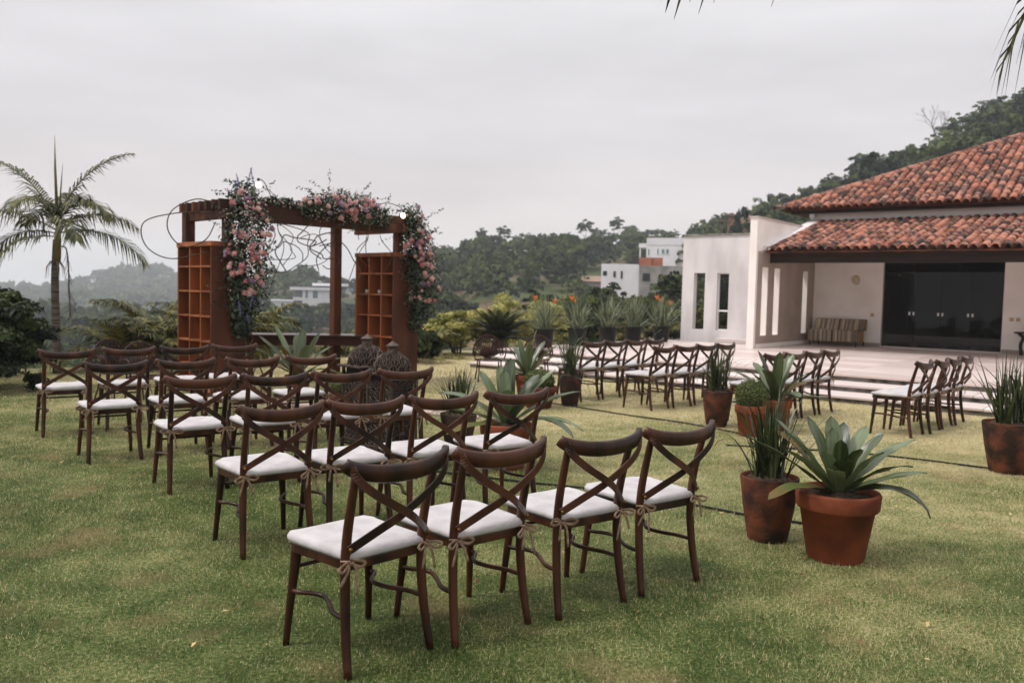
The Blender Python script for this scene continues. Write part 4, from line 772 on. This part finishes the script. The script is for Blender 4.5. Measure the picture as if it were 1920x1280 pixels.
bromeliad((-2.95, 11.75, 0), .18, .3, 'tall', TERRA, 'pale bromeliad in a plain pot in front of the wooden table', 1.12, [(10, 30, 20, .62, .09), (150, 62, 8, .72, .1), (168, 48, 14, .7, .1), (188, 40, 20, .66, .1), (95, 78, 6, .6, .11), (50, 66, 10, .6, .1), (30, 52, 30, .55, .09), (300, 66, 20, .45, .1), (240, 60, 20, .5, .1), (205, 30, 40, .55, .1), (-20, 24, 50, .55, .09), (120, 70, 10, .55, .1)], 10)
t = thing('potted_boxwood', (-2.1, 10.75, 0), 0, 'low square terracotta planter of round boxwood beside the lanterns', 'potted plant'); MB().box(-.17, .17, -.17, .17, 0, .2).build('pot', TERRA, t, bevel=.015); MB().box(-.15, .15, -.15, .15, .2, .21).build('soil', SOIL, t); V, Q, H = ball_arrays(29, .2, 5200, .028, .8); V[:, 2] += .3; link('foliage', np_mesh('foliage', V, Q, False, H), BOX, t)
# black pots of bird-of-paradise along the terrace end
for i, (x, y, fl) in enumerate([(-3.1, -4.35, 2), (-3.05, -3.1, 2), (-2.95, -1.9, 0), (-2.9, -.75, 0), (-2.75, .45, 3)]):
    w_ = hw(x, y, HZ); t = thing('potted_strelitzia', w_.to_tuple(), i*1.3, ['black pot of bird-of-paradise with two orange blooms, first from the cycad', 'black pot of bird-of-paradise with two orange blooms, second from the cycad', 'flowerless black pot of reedy leaves, middle of the row', 'flowerless black pot of reedy leaves, second from the wing wall', 'black pot of bird-of-paradise with three orange blooms, next to the wing wall'][i], 'potted plant', 'black pots along the terrace end')
    pot(t, .235, .42, 'lip', BLACKPOT); soil(t, .21, .37, .02); link('blades', blades_mesh(130, .55, 1.0, .48, .021, 200+i, .15, (.02, .6), .36), STREL, t); link('drooping_blades', blades_mesh(16, .7, 1.1, .55, .016, 300+i, .14, (.9, 2.0), .36), STREL, t)
    for k in range(fl):
        a = k*2.3+.4; p = Vector((.24*math.cos(a), .24*math.sin(a), .98+.07*k)); st = MB(); st.tube([(.05*math.cos(a), .05*math.sin(a), .38), (p.x*.7, p.y*.7, .85), p], [.008, .007, .006], 5); so_ = st.build('flower_stem', STREL, t)
        fm = MB()
        for q in range(6): d = Vector((math.cos(a+q*1.05)*.6, math.sin(a+q*1.05)*.6, 1)).normalized(); fm.sweep([p, p+d*.07, p+d*.14], rect_prof(.024, .006), (0, 0, 1), [.5, 1.2, .1])
        fm.build('bloom', ORANGE, so_)

# ------------------------------------------------------------------ the arch: pergola, two shelf cabinets, table
AR = rad(45); CL = Vector((-4.02, 11.38, 0)); CR = Vector((-1.89, 13.51, 0)); ua = Vector((-math.sin(AR), math.cos(AR), 0)); va = Vector((math.cos(AR), math.sin(AR), 0))
# cabinet frame: local x = va, y = ua ; rotation 45 deg
def cabinet(origin, label):
    t = thing('shelf_cabinet', origin.to_tuple(), AR, label, 'cabinet', None); W, D, Hh, th = 1.05, .5, 2.07, .035
    MB().box(D-.02, D, .001+th, W-th-.001, .002, Hh-th-.001).build('back_panel', ALTAR, t)
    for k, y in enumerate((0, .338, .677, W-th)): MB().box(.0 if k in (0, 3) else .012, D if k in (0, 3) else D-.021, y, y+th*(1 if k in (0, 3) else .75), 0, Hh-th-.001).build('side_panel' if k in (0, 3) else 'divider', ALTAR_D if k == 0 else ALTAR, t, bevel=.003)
    MB().box(-.012, D+.01, -.012, W+.012, Hh-th, Hh+.03).build('top_board', ALTAR, t, bevel=.004)
    for r_ in range(6):
        for y0, y1 in ((th+.001, .337), (.338+th*.75+.001, .676), (.677+th*.75+.001, W-th-.001)): MB().box(.006, D-.021, y0, y1, .06+r_*.338, .06+r_*.338+.026).build('shelf', ALTAR, t, bevel=.002)
    return t
cabinet(CL, 'reddish wooden cubby shelf cabinet at the open lawn side of the arch'); cabinet(CR, 'reddish wooden cubby shelf cabinet holding two small candles, right end of the arch')
pg = thing('pergola', ((CL+CR)/2).to_tuple(), AR, 'weathered wooden pergola frame of stacked rafters above the two cabinets', 'pergola'); S0 = -1.5
for x, y in ((S0+.22, 1.2), (S0+2.72, 1.2)):
    p_ = MB().box(x-.07, x+.07, y-.07, y+.07, -.02, 2.5405).build('post', PERGW, pg, bevel=.008)
    MB().box(x-.1, x+.1, y-.1, y+.1, .002, .05).build('post_base', PERGW, p_)
for x in (S0+.3, S0+3.2): MB().box(x-.06, x+.06, .1, .22, 2.102, 2.42).build('post', PERGW, pg, bevel=.006)
for x in (S0+.25, S0+3.2): MB().box(x-.05, x+.05, -.05, 1.32, 2.421, 2.54).build('cross_beam', PERGW, pg, bevel=.006)
for k in range(7): y = -.02+k*.2; MB().box(S0+.1, S0+3.55, y, y+.065, 2.541, 2.67).build('rafter', PERGW, pg, bevel=.005)
MB().box(S0+.301, S0+3.149, -.02, .06, 2.4, 2.5405).build('front_beam', PERGW, pg, bevel=.005)
# altar table
tb = thing('table', (-3.32, 13.72, 0), rad(13), 'long dark polished wooden table standing between the two cabinets', 'table')
MB().box(-.98, .98, -.3, .3, .735, .765).build('table_top', TABLEW, tb, bevel=.008); MB().box(-.9, .9, -.25, .25, .6, .7349).build('apron', TABLEW, tb, bevel=.004)
for x in (-.85, .85):
    for y in (-.2, .2): MB().lathe([(.025, 0), (.03, .04), (.022, .1), (.038, .35), (.03, .45), (.042, .52), (.042, .599)], 10, x, y).build('leg', TABLEW, tb, True)
# candles on the right cabinet's shelf
for y in (.5, .85):
    p = CR+va*.1+ua*y; t = thing('candle', (p.x, p.y, .06+4*.338+.0262), 0, 'small white candle in the %s cubby of the upper cabinet shelf' % ('middle' if y < .6 else 'far end'), 'candle', 'candles on the cabinet shelf'); MB().lathe([(.04, 0), (.042, .06)], 14).build('wax', FRAME_W, t, True); MB().lathe([(.046, 0), (.05, .085), (.048, .085), (.044, .003)], 14, close=False).build('glass', CLEAR, t, True)
# garlands
def rose_mesh(seed):
    rg = random.Random(seed); m = MB(); m.lathe([(.001, -.8), (.5, -.55), (.62, -.1), (.42, .45), (.2, .6), (.001, .62)], 8, close=False)
    for ring, (n, r_, z, tl, sz) in enumerate(((5, .62, -.1, .75, .75), (5, .5, .12, .4, .62), (3, .28, .35, .15, .42))):
        for k in range(n):
            a = 2*math.pi*(k+.5*ring)/n+rg.uniform(-.2, .2); c = Vector((math.cos(a), math.sin(a), 0)); s_ = Vector((-math.sin(a), math.cos(a), 0)); b = c*r_*.55+Vector((0, 0, z-.45)); tp = c*(r_+tl*.42)+Vector((0, 0, z+.42)); md = c*(r_+tl*.12)+Vector((0, 0, z+.02))
            m.add([b-s_*sz*.3, b+s_*sz*.3, md+s_*sz*.58, tp+s_*sz*.34, tp-s_*sz*.34, md-s_*sz*.58], [(0, 1, 2, 5), (5, 2, 3, 4)])
    return m.mesh('rose', True)
ROSES = [rose_mesh(k) for k in range(3)]; ROSES_P = [rose_mesh(k+9) for k in range(2)]
for q in ROSES: q.materials.append(ROSE)
for q in ROSES_P: q.materials.append(ROSE_P)
ROSES_M = rose_mesh(17); ROSES_M.materials.append(ROSE_M)
def garland(label, path, radii, nleaf, nrose, seed, rose_band=(.1, .7), blue=(), out=Vector((.5, -.85, .1)), nspray=10):
    """flowers and leaves heaped round a path (world points)"""
    rg = np.random.default_rng(seed); rr = random.Random(seed); P = [Vector(p) for p in path]; base = P[0]; t = thing('flower_garland', base.to_tuple(), 0, label, 'flowers')
    Sp = spline([p-base for p in P], 8); n = len(Sp); R_ = np.interp(np.linspace(0, 1, n), np.linspace(0, 1, len(radii)), radii)
    idx = rg.integers(0, n, nleaf); d = rg.normal(size=(nleaf, 3)); d /= np.linalg.norm(d, axis=1, keepdims=True); rad_ = R_[idx]*rg.uniform(.25, 1.05, nleaf)**.7
    C = np.array([Sp[i][:] for i in idx])+d*rad_[:, None]*np.array([1, .75, .9]); Nn = d+rg.normal(size=d.shape)*.5+np.array(out[:])*.3
    V, Q = leaf_quads(C, Nn, rg.uniform(.035, .095, nleaf), .42, rg); lv = LV().add(V, Q, np.repeat(rg.uniform(0, 1, nleaf), 4))
    for _ in range(nspray):                                           # trailing sprays that break the outline
        i = rr.randrange(n); a = Vector((rr.uniform(-1, 1), rr.uniform(-.6, .3), rr.uniform(-.4, .9))).normalized(); p0 = Sp[i]+a*R_[i]*.7; L_ = rr.uniform(.18, .5); k = 20
        Cc = np.array([(p0+a*L_*q/k+Vector((rr.uniform(-.02, .02), rr.uniform(-.02, .02), rr.uniform(-.02, .02)-.1*(q/k)**2)))[:] for q in range(k)]); V, Q = leaf_quads(Cc, rg.normal(size=Cc.shape), rg.uniform(.03, .055, k), .45, rg); lv.add(V, Q, np.repeat(rg.uniform(.1, .6, k), 4))
    fo = link('foliage', lv.mesh('foliage'), GARL, t)
    nf = nleaf//7; i2 = rg.integers(int(n*rose_band[0]), max(1, int(n*rose_band[1])), nf); cl_ = rg.normal(size=(9, 3)); d2 = cl_[rg.integers(0, 9, nf)]+rg.normal(size=(nf, 3))*.35; d2 += np.array(out[:])*1.0; d2 /= np.linalg.norm(d2, axis=1, keepdims=True)
    C = np.array([Sp[i][:] for i in i2])+d2*R_[i2][:, None]*rg.uniform(.75, 1.1, (nf, 1)); V, Q = leaf_quads(C, d2+rg.normal(size=d2.shape)*.6, rg.uniform(.014, .026, nf), .9, rg); o = link('filler_flowers', np_mesh('filler', V, Q, False, np.repeat(rg.uniform(0, 1, nf), 4)), FILLER, t); tag(o, kind='stuff')
    clus = [(rr.randrange(int(n*rose_band[0]), max(int(n*rose_band[0])+1, int(n*rose_band[1]))), (Vector((rr.gauss(0, .7), rr.gauss(0, .3), rr.gauss(0, .4)))+out*1.1).normalized()) for _ in range(max(3, nrose//4))]
    for k in range(nrose):
        for _ in range(30):
            ci_, cd_ = clus[rr.randrange(len(clus))]; i = max(0, min(n-1, ci_+rr.randrange(-2, 3))); dv = cd_+Vector((rr.gauss(0, .28), rr.gauss(0, .2), rr.gauss(0, .25))); dv.normalize()
            if dv.dot(out) > .25: break
        s_ = rr.uniform(.026, .052); o = link('rose', (ROSES+ROSES_P+[ROSES_M])[rr.choice((0, 0, 1, 1, 2, 3, 4, 3, 5))], None, t, Sp[i]+dv*R_[i]*rr.uniform(.88, 1.04)); o.scale = (s_,)*3; o.rotation_euler = dv.to_track_quat('Z', 'Y').to_euler()
    for (tt, sx, hgt) in blue:
        i = int(tt*(n-1)); m = MB(); p = Sp[i]+Vector((sx, -.04, 0))+out*R_[i]*.8; a = Vector((rr.uniform(-.3, .3), -.1, 1 if hgt > 0 else -1)).normalized()
        m.tube([p, p+a*abs(hgt)], .004, 4)
        for q in range(26): c = p+a*abs(hgt)*(.25+.75*q/26)+Vector((rr.uniform(-1, 1), rr.uniform(-1, 1), rr.uniform(-1, 1)))*.014*(1.3-q/26); s_ = .008*(1.3-.7*q/26); m.add([c+Vector((s_, 0, 0)), c+Vector((0, s_, 0)), c-Vector((s_, 0, 0)), c-Vector((0, s_, 0)), c+Vector((0, 0, s_)), c-Vector((0, 0, s_))], [(0, 1, 4), (1, 2, 4), (2, 3, 4), (3, 0, 4), (1, 0, 5), (2, 1, 5), (3, 2, 5), (0, 3, 5)])
        m.build('delphinium', BLUEF, t)
    return t
def ap(t, w, z): p = CL+va*t+ua*w; return (p.x, p.y, z)
garland('tall flower garland of pink roses and blue spikes hanging down the left cabinet', [ap(.42, -.08, 2.78), ap(.44, -.12, 2.3), ap(.45, -.14, 1.8), ap(.42, -.13, 1.35), ap(.38, -.1, .9)], [.22, .37, .39, .3, .13], 4600, 62, 1, (.08, .66), [(.02, 0, .3), (.03, .12, .28), (.0, -.08, .2), (.04, -.15, .16), (.72, .06, -.2), (.8, -.12, -.2), (.76, .14, -.18), (.9, .02, -.14)], nspray=30)
garland('wide garland of pink roses lying along the top of the pergola', [ap(1.35, 0, 2.62), ap(1.8, -.02, 2.72), ap(2.25, -.04, 2.7), ap(2.75, -.02, 2.6)], [.14, .29, .32, .18], 2900, 46, 2, (.15, .95), [], nspray=26)
garland('flower garland of pink roses draping over the candle cabinet', [ap(3.3, -.02, 2.72), ap(3.4, -.08, 2.3), ap(3.45, -.12, 1.85), ap(3.5, -.12, 1.45), ap(3.4, -.08, .95)], [.2, .29, .38, .36, .14], 4200, 48, 3, (.05, .72), [], nspray=32)
garland('thin trail of small leaves along the pergola rafters', [ap(.75, 0, 2.7), ap(1.0, -.02, 2.7), ap(1.3, 0, 2.68)], [.05, .09, .08], 420, 0, 4, (.0, 1.), [], nspray=4)
# vines twisting through the frame
vn = thing('twisted_vines', ap(1.4, 0, 0), AR, 'dry curling vine branches looping through the pergola opening', 'vines'); rr = random.Random(21)
def vine(pts, r_=.008): MB().tube(spline(pts, 6), r_, 5).build('vine', VINE, vn, True)
for k in range(11):
    cx, cz, q = rr.uniform(-.75, .95), rr.uniform(1.75, 2.35), rr.uniform(.18, .5); a0 = rr.uniform(0, 6.28); dirn = rr.choice((-1, 1)); yo = rr.uniform(-.12, .15)
    vine([(cx+q*math.cos(a0+dirn*.55*j)*(1+.12*rr.uniform(-1, 1)), yo+.03*j*rr.uniform(-1, 1), cz+q*.8*math.sin(a0+dirn*.55*j)*(1+.12*rr.uniform(-1, 1))) for j in range(9)], rr.uniform(.005, .009))
for k in range(7): x = rr.uniform(-.9, 1.7); vine([(x, .02, 2.55), (x+rr.uniform(-.1, .1), -.02, 2.3), (x+rr.uniform(-.2, .2), .03, 2.05), (x+rr.uniform(-.3, .3), 0, rr.uniform(1.5, 1.85))], .006)
vine([(-1.38, -.05, 2.6), (-1.65, -.06, 2.62), (-1.95, -.05, 2.45), (-2.0, -.04, 2.2), (-1.8, -.03, 2.0), (-1.5, -.02, 2.1), (-1.35, -.02, 2.35)]); vine([(-1.3, .2, 2.5), (-1.75, .3, 2.45), (-2.15, .35, 2.3), (-2.1, .4, 2.0), (-1.8, .35, 1.85), (-1.42, .1, 1.95)]); vine([(-.95, -.1, 1.0), (-.88, -.16, .8), (-.98, -.18, .62), (-.8, -.2, .42), (-.72, -.16, .2), (-.78, -.16, .0)], .01); vine([(-1.0, -.16, .75), (-.85, -.2, .5), (-.9, -.2, .25), (-.8, -.2, .0)], .009)
vine([(2.0, -.14, 1.05), (2.15, -.2, .8), (2.2, -.2, .55), (2.05, -.2, .4)], .008)
# festoon bulbs
BULB = bpy.data.materials.new('lit_bulb'); BULB.use_nodes = True; BULB.node_tree.nodes['Principled BSDF'].inputs['Emission Color'].default_value = (1, .8, .55, 1); BULB.node_tree.nodes['Principled BSDF'].inputs['Emission Strength'].default_value = 9
for i, (t_, w_, z_) in enumerate(((3.02, -.2, 2.66), (.5, -.32, 2.86))):
    p = ap(t_, w_, z_); t = thing('festoon_bulb', p, 0, ['glowing round bulb clipped to the right end of the pergola', 'glowing round bulb among the blue flowers above the left garland'][i], 'lamp'); MB().lathe([(.001, -.036), (.024, -.027), (.034, 0), (.027, .025), (.016, .045)], 14, close=False).build('bulb', BULB, t, True); MB().lathe([(.018, .044), (.018, .085), (.006, .095)], 10).build('socket', BLACKPOT, t, True)
    MB().tube(spline([(0, 0, .09), (-.1, .05, .16), (-.3, .1, .2), (-.55, .15, .12), (-.6, .2, 0)] if i == 0 else [(0, 0, .09), (.05, .1, .05), (.1, .25, -.12)], 5), .006, 5).build('cable', CABLE, t, True)

# ------------------------------------------------------------------ lanterns
def lantern(loc, rz, h, label):
    t = thing('lantern', loc, rz, label, 'lantern'); k = h/1.08; w = .165*k; zb = .74*k
    for x in (-w, w):
        for y in (-w, w): MB().box(x-.014, x+.014, y-.014, y+.014, 0, zb).build('corner_post', LANT, t, bevel=.003)
    MB().box(-w-.02, w+.02, -w-.02, w+.02, .02, .05).build('base_plate', LANT, t, bevel=.004); MB().box(-w+.02, w-.02, -w+.02, w-.02, .051, zb-.01).build('inner_box', LANT_D, t)
    for s_ in range(4):
        m = MB(); q = Matrix.Rotation(s_*math.pi/2, 3, 'Z')
        for i in range(4):
            for j in range(7):
                c = Vector((-w+.045*k+i*.08*k, -w, .1*k+j*.09*k)); ring = [q @ (c+Vector((.036*k*math.cos(a), 0, .04*k*math.sin(a)))) for a in [2*math.pi*g/8 for g in range(8)]]; m.tube(ring, .006, 4, q @ Vector((0, 1, 0)), True)
                m.tube([q @ (c+Vector((-.03*k, 0, -.03*k))), q @ (c+Vector((.03*k, 0, .03*k)))], .004, 4); m.tube([q @ (c+Vector((.03*k, 0, -.03*k))), q @ (c+Vector((-.03*k, 0, .03*k)))], .004, 4)
        m.build('fretwork_panel', LANT, t)
    rp = MB(); e = w*1.3; rp.box(-e, e, -e, e, zb, zb+.022); rp.build('rim_plate', LANT, t, bevel=.006)
    R0 = .185*k; Hd = .2*k
    MB().lathe([((R0-.012)*math.cos(a), zb+.022+(Hd-.01)*math.sin(a)) for a in [rad(x) for x in (0, 15, 30, 45, 60, 72)]], 20).build('dome_lining', LANT_D, t, True)
    m = MB()
    for row, (al, cnt, rr_) in enumerate(((10, 14, .036), (30, 13, .034), (48, 10, .032), (63, 7, .026))):
        for c in range(cnt):
            b = 2*math.pi*(c+.5*(row % 2))/cnt; a = rad(al); n_ = Vector((math.cos(a)*math.cos(b), math.cos(a)*math.sin(b), math.sin(a))); ctr = Vector((R0*n_.x, R0*n_.y, zb+.022+Hd*n_.z)); e1 = Vector((-math.sin(b), math.cos(b), 0)); e2 = n_.cross(e1)
            m.tube([ctr+(e1*math.cos(g)*rr_*k+e2*math.sin(g)*rr_*k*1.1) for g in [2*math.pi*z/8 for z in range(8)]], .0065, 4, n_, True); m.tube([ctr+e2*rr_*k, ctr-e2*rr_*k], .005, 4)
    m.build('dome_fretwork', LANT, t); zt = zb+.022+Hd*.94
    MB().lathe([(.055*k, zt), (.05*k, zt+.05*k), (.062*k, zt+.055*k), (.066*k, zt+.07*k), (.0015, zt+.115*k)], 8, close=False).build('cap', LANT, t)
    MB().tube([Vector((.075*k*math.cos(g)+.03, -.045*k, zt+.01+.085*k*math.sin(g)-.015)) for g in [2*math.pi*z/16 for z in range(16)]], .005, 5, (0, 1, 0), True).build('ring_handle', LANT, t, True)
    return t
lantern((-1.12, 8.0, 0), rad(50), 1.04, 'dark fretwork metal lantern with domed top, the one nearer the aisle pots'); lantern((-1.43, 8.42, 0), rad(42), 1.08, 'dark fretwork metal lantern with domed top, the one nearer the arch')

# ------------------------------------------------------------------ iron garden chairs
def iron_chair(loc, rz, label):
    t = thing('iron_chair', loc, rz, label, 'garden chair', 'maroon iron garden chairs'); z0 = .36
    m = MB(); m.tube([Vector((.24*math.cos(a), .02+.22*math.sin(a), z0)) for a in [2*math.pi*k/20 for k in range(20)]], .011, 6, closed=True)
    for k in range(-4, 5): x = k*.05; y = .22*math.sqrt(max(0, 1-(x/.24)**2)); m.tube([(x, .02-y, z0), (x, .02+y, z0)], .006, 4)
    m.build('seat', IRON, t, True)
    m = MB(); o_ = [Vector((.265*math.cos(a), -.22-.1*max(0, math.sin(a)), z0+.07+.34*max(0, math.sin(a)))) for a in [math.pi*k/16 for k in range(17)]]; i_ = [Vector((.215*math.cos(a), -.22-.065*max(0, math.sin(a)), z0+.06+.235*max(0, math.sin(a)))) for a in [math.pi*k/16 for k in range(17)]]
    m.tube(o_, .011, 6); m.tube(i_, .008, 5); b = Vector((0, -.21, z0+.005))
    for k in range(1, 16): m.sweep([b+(i_[k]-b)*.05, b+(i_[k]-b)*.6, i_[k]], rect_prof(.03, .006), (0, -1, .3), [.45, .9, .6])
    for k in range(16):
        c = (o_[k]+o_[k+1]+i_[k]+i_[k+1])/4; m.tube([c+(o_[k]-i_[k])*.36*math.cos(g)+(o_[k+1]-o_[k])*.45*math.sin(g) for g in [2*math.pi*z/8 for z in range(8)]], .006, 4, (0, 1, 0), True)
    m.build('fan_back', IRON, t, True)
    for s_ in (-1, 1):
        MB().tube(spline([(s_*.2, .19, 0), (s_*.19, .17, .18), (s_*.18, .16, z0)], 4), .012, 6, (0, 1, 0)).build('leg', IRON, t, True); MB().tube(spline([(s_*.21, -.26, 0), (s_*.19, -.2, .18), (s_*.18, -.17, z0)], 4), .012, 6, (0, 1, 0)).build('leg', IRON, t, True)
        MB().tube(spline([(s_*.24, .05, z0), (s_*.27, .1, z0+.12), (s_*.27, .08, z0+.2), (s_*.265, -.08, z0+.22), (s_*.255, -.24, z0+.18)], 4), .011, 6).build('arm', IRON, t, True)
    return t
iron_chair((-.38, 14.5, 0), rad(188), 'maroon iron fan-back chair on the lawn before the cycad'); iron_chair((.42, 14.75, 0), rad(170), 'maroon iron fan-back chair half hidden behind a bromeliad')
iron_chair((-5.05, 11.0, 0), rad(235), 'maroon iron fan-back chair left of the shelf cabinet'); iron_chair((-4.5, 10.55, 0), rad(225), 'maroon iron fan-back chair directly before the shelf cabinet')

# ------------------------------------------------------------------ veranda furniture
def stripe_mat():
    m = bpy.data.materials.new('striped_upholstery'); m.use_nodes = True; t = m.node_tree; n = t.nodes.new; l = t.links.new; b = t.nodes['Principled BSDF']; b.inputs['Roughness'].default_value = .9
    tcn = n('ShaderNodeTexCoord'); sp = n('ShaderNodeSeparateXYZ'); l(tcn.outputs['Object'], sp.inputs[0]); nzn = n('ShaderNodeTexNoise'); nzn.noise_dimensions = '1D'; nzn.inputs['Scale'].default_value = 24; nzn.inputs['Detail'].default_value = 1; l(sp.outputs['X'], nzn.inputs['W'])
    r = n('ShaderNodeValToRGB'); r.color_ramp.interpolation = 'CONSTANT'; l(nzn.outputs['Fac'], r.inputs[0]); c = r.color_ramp; c.elements[0].color = S(60, 52, 46); c.elements[1].position = .62; c.elements[1].color = S(76, 64, 54)
    for p_, q in ((.4, S(186, 172, 150)), (.47, S(92, 78, 64)), (.52, S(206, 192, 170)), (.57, S(140, 112, 70))): c.elements.new(p_).color = q
    l(r.outputs[0], b.inputs['Base Color']); return m
STR = stripe_mat()
sf = thing('sofa', hw(.86, 3.52, HZ).to_tuple(), HROT, 'two seat sofa in brown and cream stripes against the veranda wall', 'sofa')
for x0, x1 in ((-.66, -.002), (.002, .66)):
    MB().box(x0, x1, -.36, .2, .12, .43).build('seat_cushion', STR, sf, bevel=.03, seg=3); MB().add([(x0, .16, .42), (x1, .16, .42), (x1, .44, .42), (x0, .44, .42), (x0, .3, .72), (x1, .3, .72), (x1, .46, .72), (x0, .46, .72)], [(3, 2, 1, 0), (4, 5, 6, 7), (0, 1, 5, 4), (1, 2, 6, 5), (2, 3, 7, 6), (3, 0, 4, 7)]).build('backrest', STR, sf, bevel=.03, seg=3)
for x in (-.6, .6):
    for y in (-.3, .38): MB().lathe([(.018, 0), (.024, .119)], 8, x, y).build('leg', BEAM, sf)
ct = thing('console_table', hw(5.75, 3.72, HZ).to_tuple(), HROT, 'dark console table with curved legs beside the glass doors', 'table'); MB().box(-.75, .75, -.2, .2, .52, .56).build('table_top', BEAM, ct, bevel=.006)
for x in (-.62, -.5, .5, .62):
    for y in (-.14, .14): MB().tube(spline([(x*.96, y, 0), (x, y, .25), (x*.93, y, .42), (x*1.08, y, .52)], 4), .022, 6, (0, 1, 0)).build('leg', BEAM, ct, True)
vz = MB().lathe([(.05, 0), (.1, .06), (.12, .16), (.07, .27), (.03, .31), (.045, .34)], 16).build('vase', DKMETAL, None, True, loc=hw(5.3, 3.72, HZ+.56).to_tuple()); tag(vz, 'dark round vase on the console table', 'vase')

# ------------------------------------------------------------------ cables and path stones on the lawn
def cable(pts, label): tag(MB().tube(spline([(x, y, .012) for x, y in pts], 6), .009, 6).build('cable', CABLE, None, True), label, 'cable')
cable([(.45, 11.75), (.95, 11.2), (1.5, 10.6), (2.0, 10.15), (2.4, 9.6), (2.8, 8.95)], 'black cable lying on the grass from the aisle pots to the iris pot')
cable([(-.6, 7.0), (.1, 6.7), (.75, 6.45), (1.3, 6.1), (1.75, 5.75), (2.3, 5.5)], 'black cable on the grass passing behind the rough iris pot')
cable([(2.2, 8.6), (3.0, 8.45), (3.5, 8.3), (4.0, 8.0), (4.4, 7.7), (5.2, 7.3)], 'black cable on the grass running to the wide iris pot')
sm = MB().box(-.24, .24, -.14, .14, -.02, .025).mesh('path_stone')
for i in range(12):
    x = -3.75+i*.29*.98; y = 11.0+.0*i-.0*i; q = i/11; t = link('path_stone', sm, PATHM, None, (-3.9+q*3.4, 11.15-q*.9, 0), (0, 0, rad(-14+random.uniform(-5, 5)))); t.scale = (.62, 1, 1); tag(t, 'pinkish flat stone of the path edging in front of the arch', 'paving stone', 'path stones before the arch')

# fallen leaves and clippings on the turf
rgl = np.random.default_rng(77); nl_ = 420; yl = rgl.uniform(1.8, 15, nl_); xl = rgl.uniform(-1, 1, nl_)*(.66*yl+.8); kk = inside(LAWN_POLY, xl, yl); C = np.stack([xl[kk], yl[kk], np.full(kk.sum(), .022)], 1)
V, Q = leaf_quads(C, rgl.normal(size=C.shape)*.35+np.array([0, 0, 1.]), rgl.uniform(.012, .045, len(C)), .45, rgl)
tag(link('fallen_leaves', np_mesh('fallen_leaves', V, Q, False, np.repeat(rgl.uniform(0, 1, len(C)), 4)), mat('dry_leaf', S(96, 68, 42), S(190, 164, 116), 3, .8, attr=1.2)), 'small dry leaves scattered over the lawn', 'leaves', kind='stuff')

# ------------------------------------------------------------------ haze
hz = MB().box(-1800, 1800, -40, 2000, -62, 95).build('haze', None); hz['kind'] = 'stuff'; hz['label'] = 'thin pale evening haze over the valley'; hz['category'] = 'haze'
hm = bpy.data.materials.new('haze_air'); hm.use_nodes = True; t = hm.node_tree; t.nodes.clear(); o_ = t.nodes.new('ShaderNodeOutputMaterial'); pv = t.nodes.new('ShaderNodeVolumePrincipled'); pv.inputs['Density'].default_value = .00055; pv.inputs['Color'].default_value = (.9, .95, 1, 1); pv.inputs['Anisotropy'].default_value = .1; t.links.new(pv.outputs[0], o_.inputs['Volume'])
hz.data.materials.clear(); hz.data.materials.append(hm)
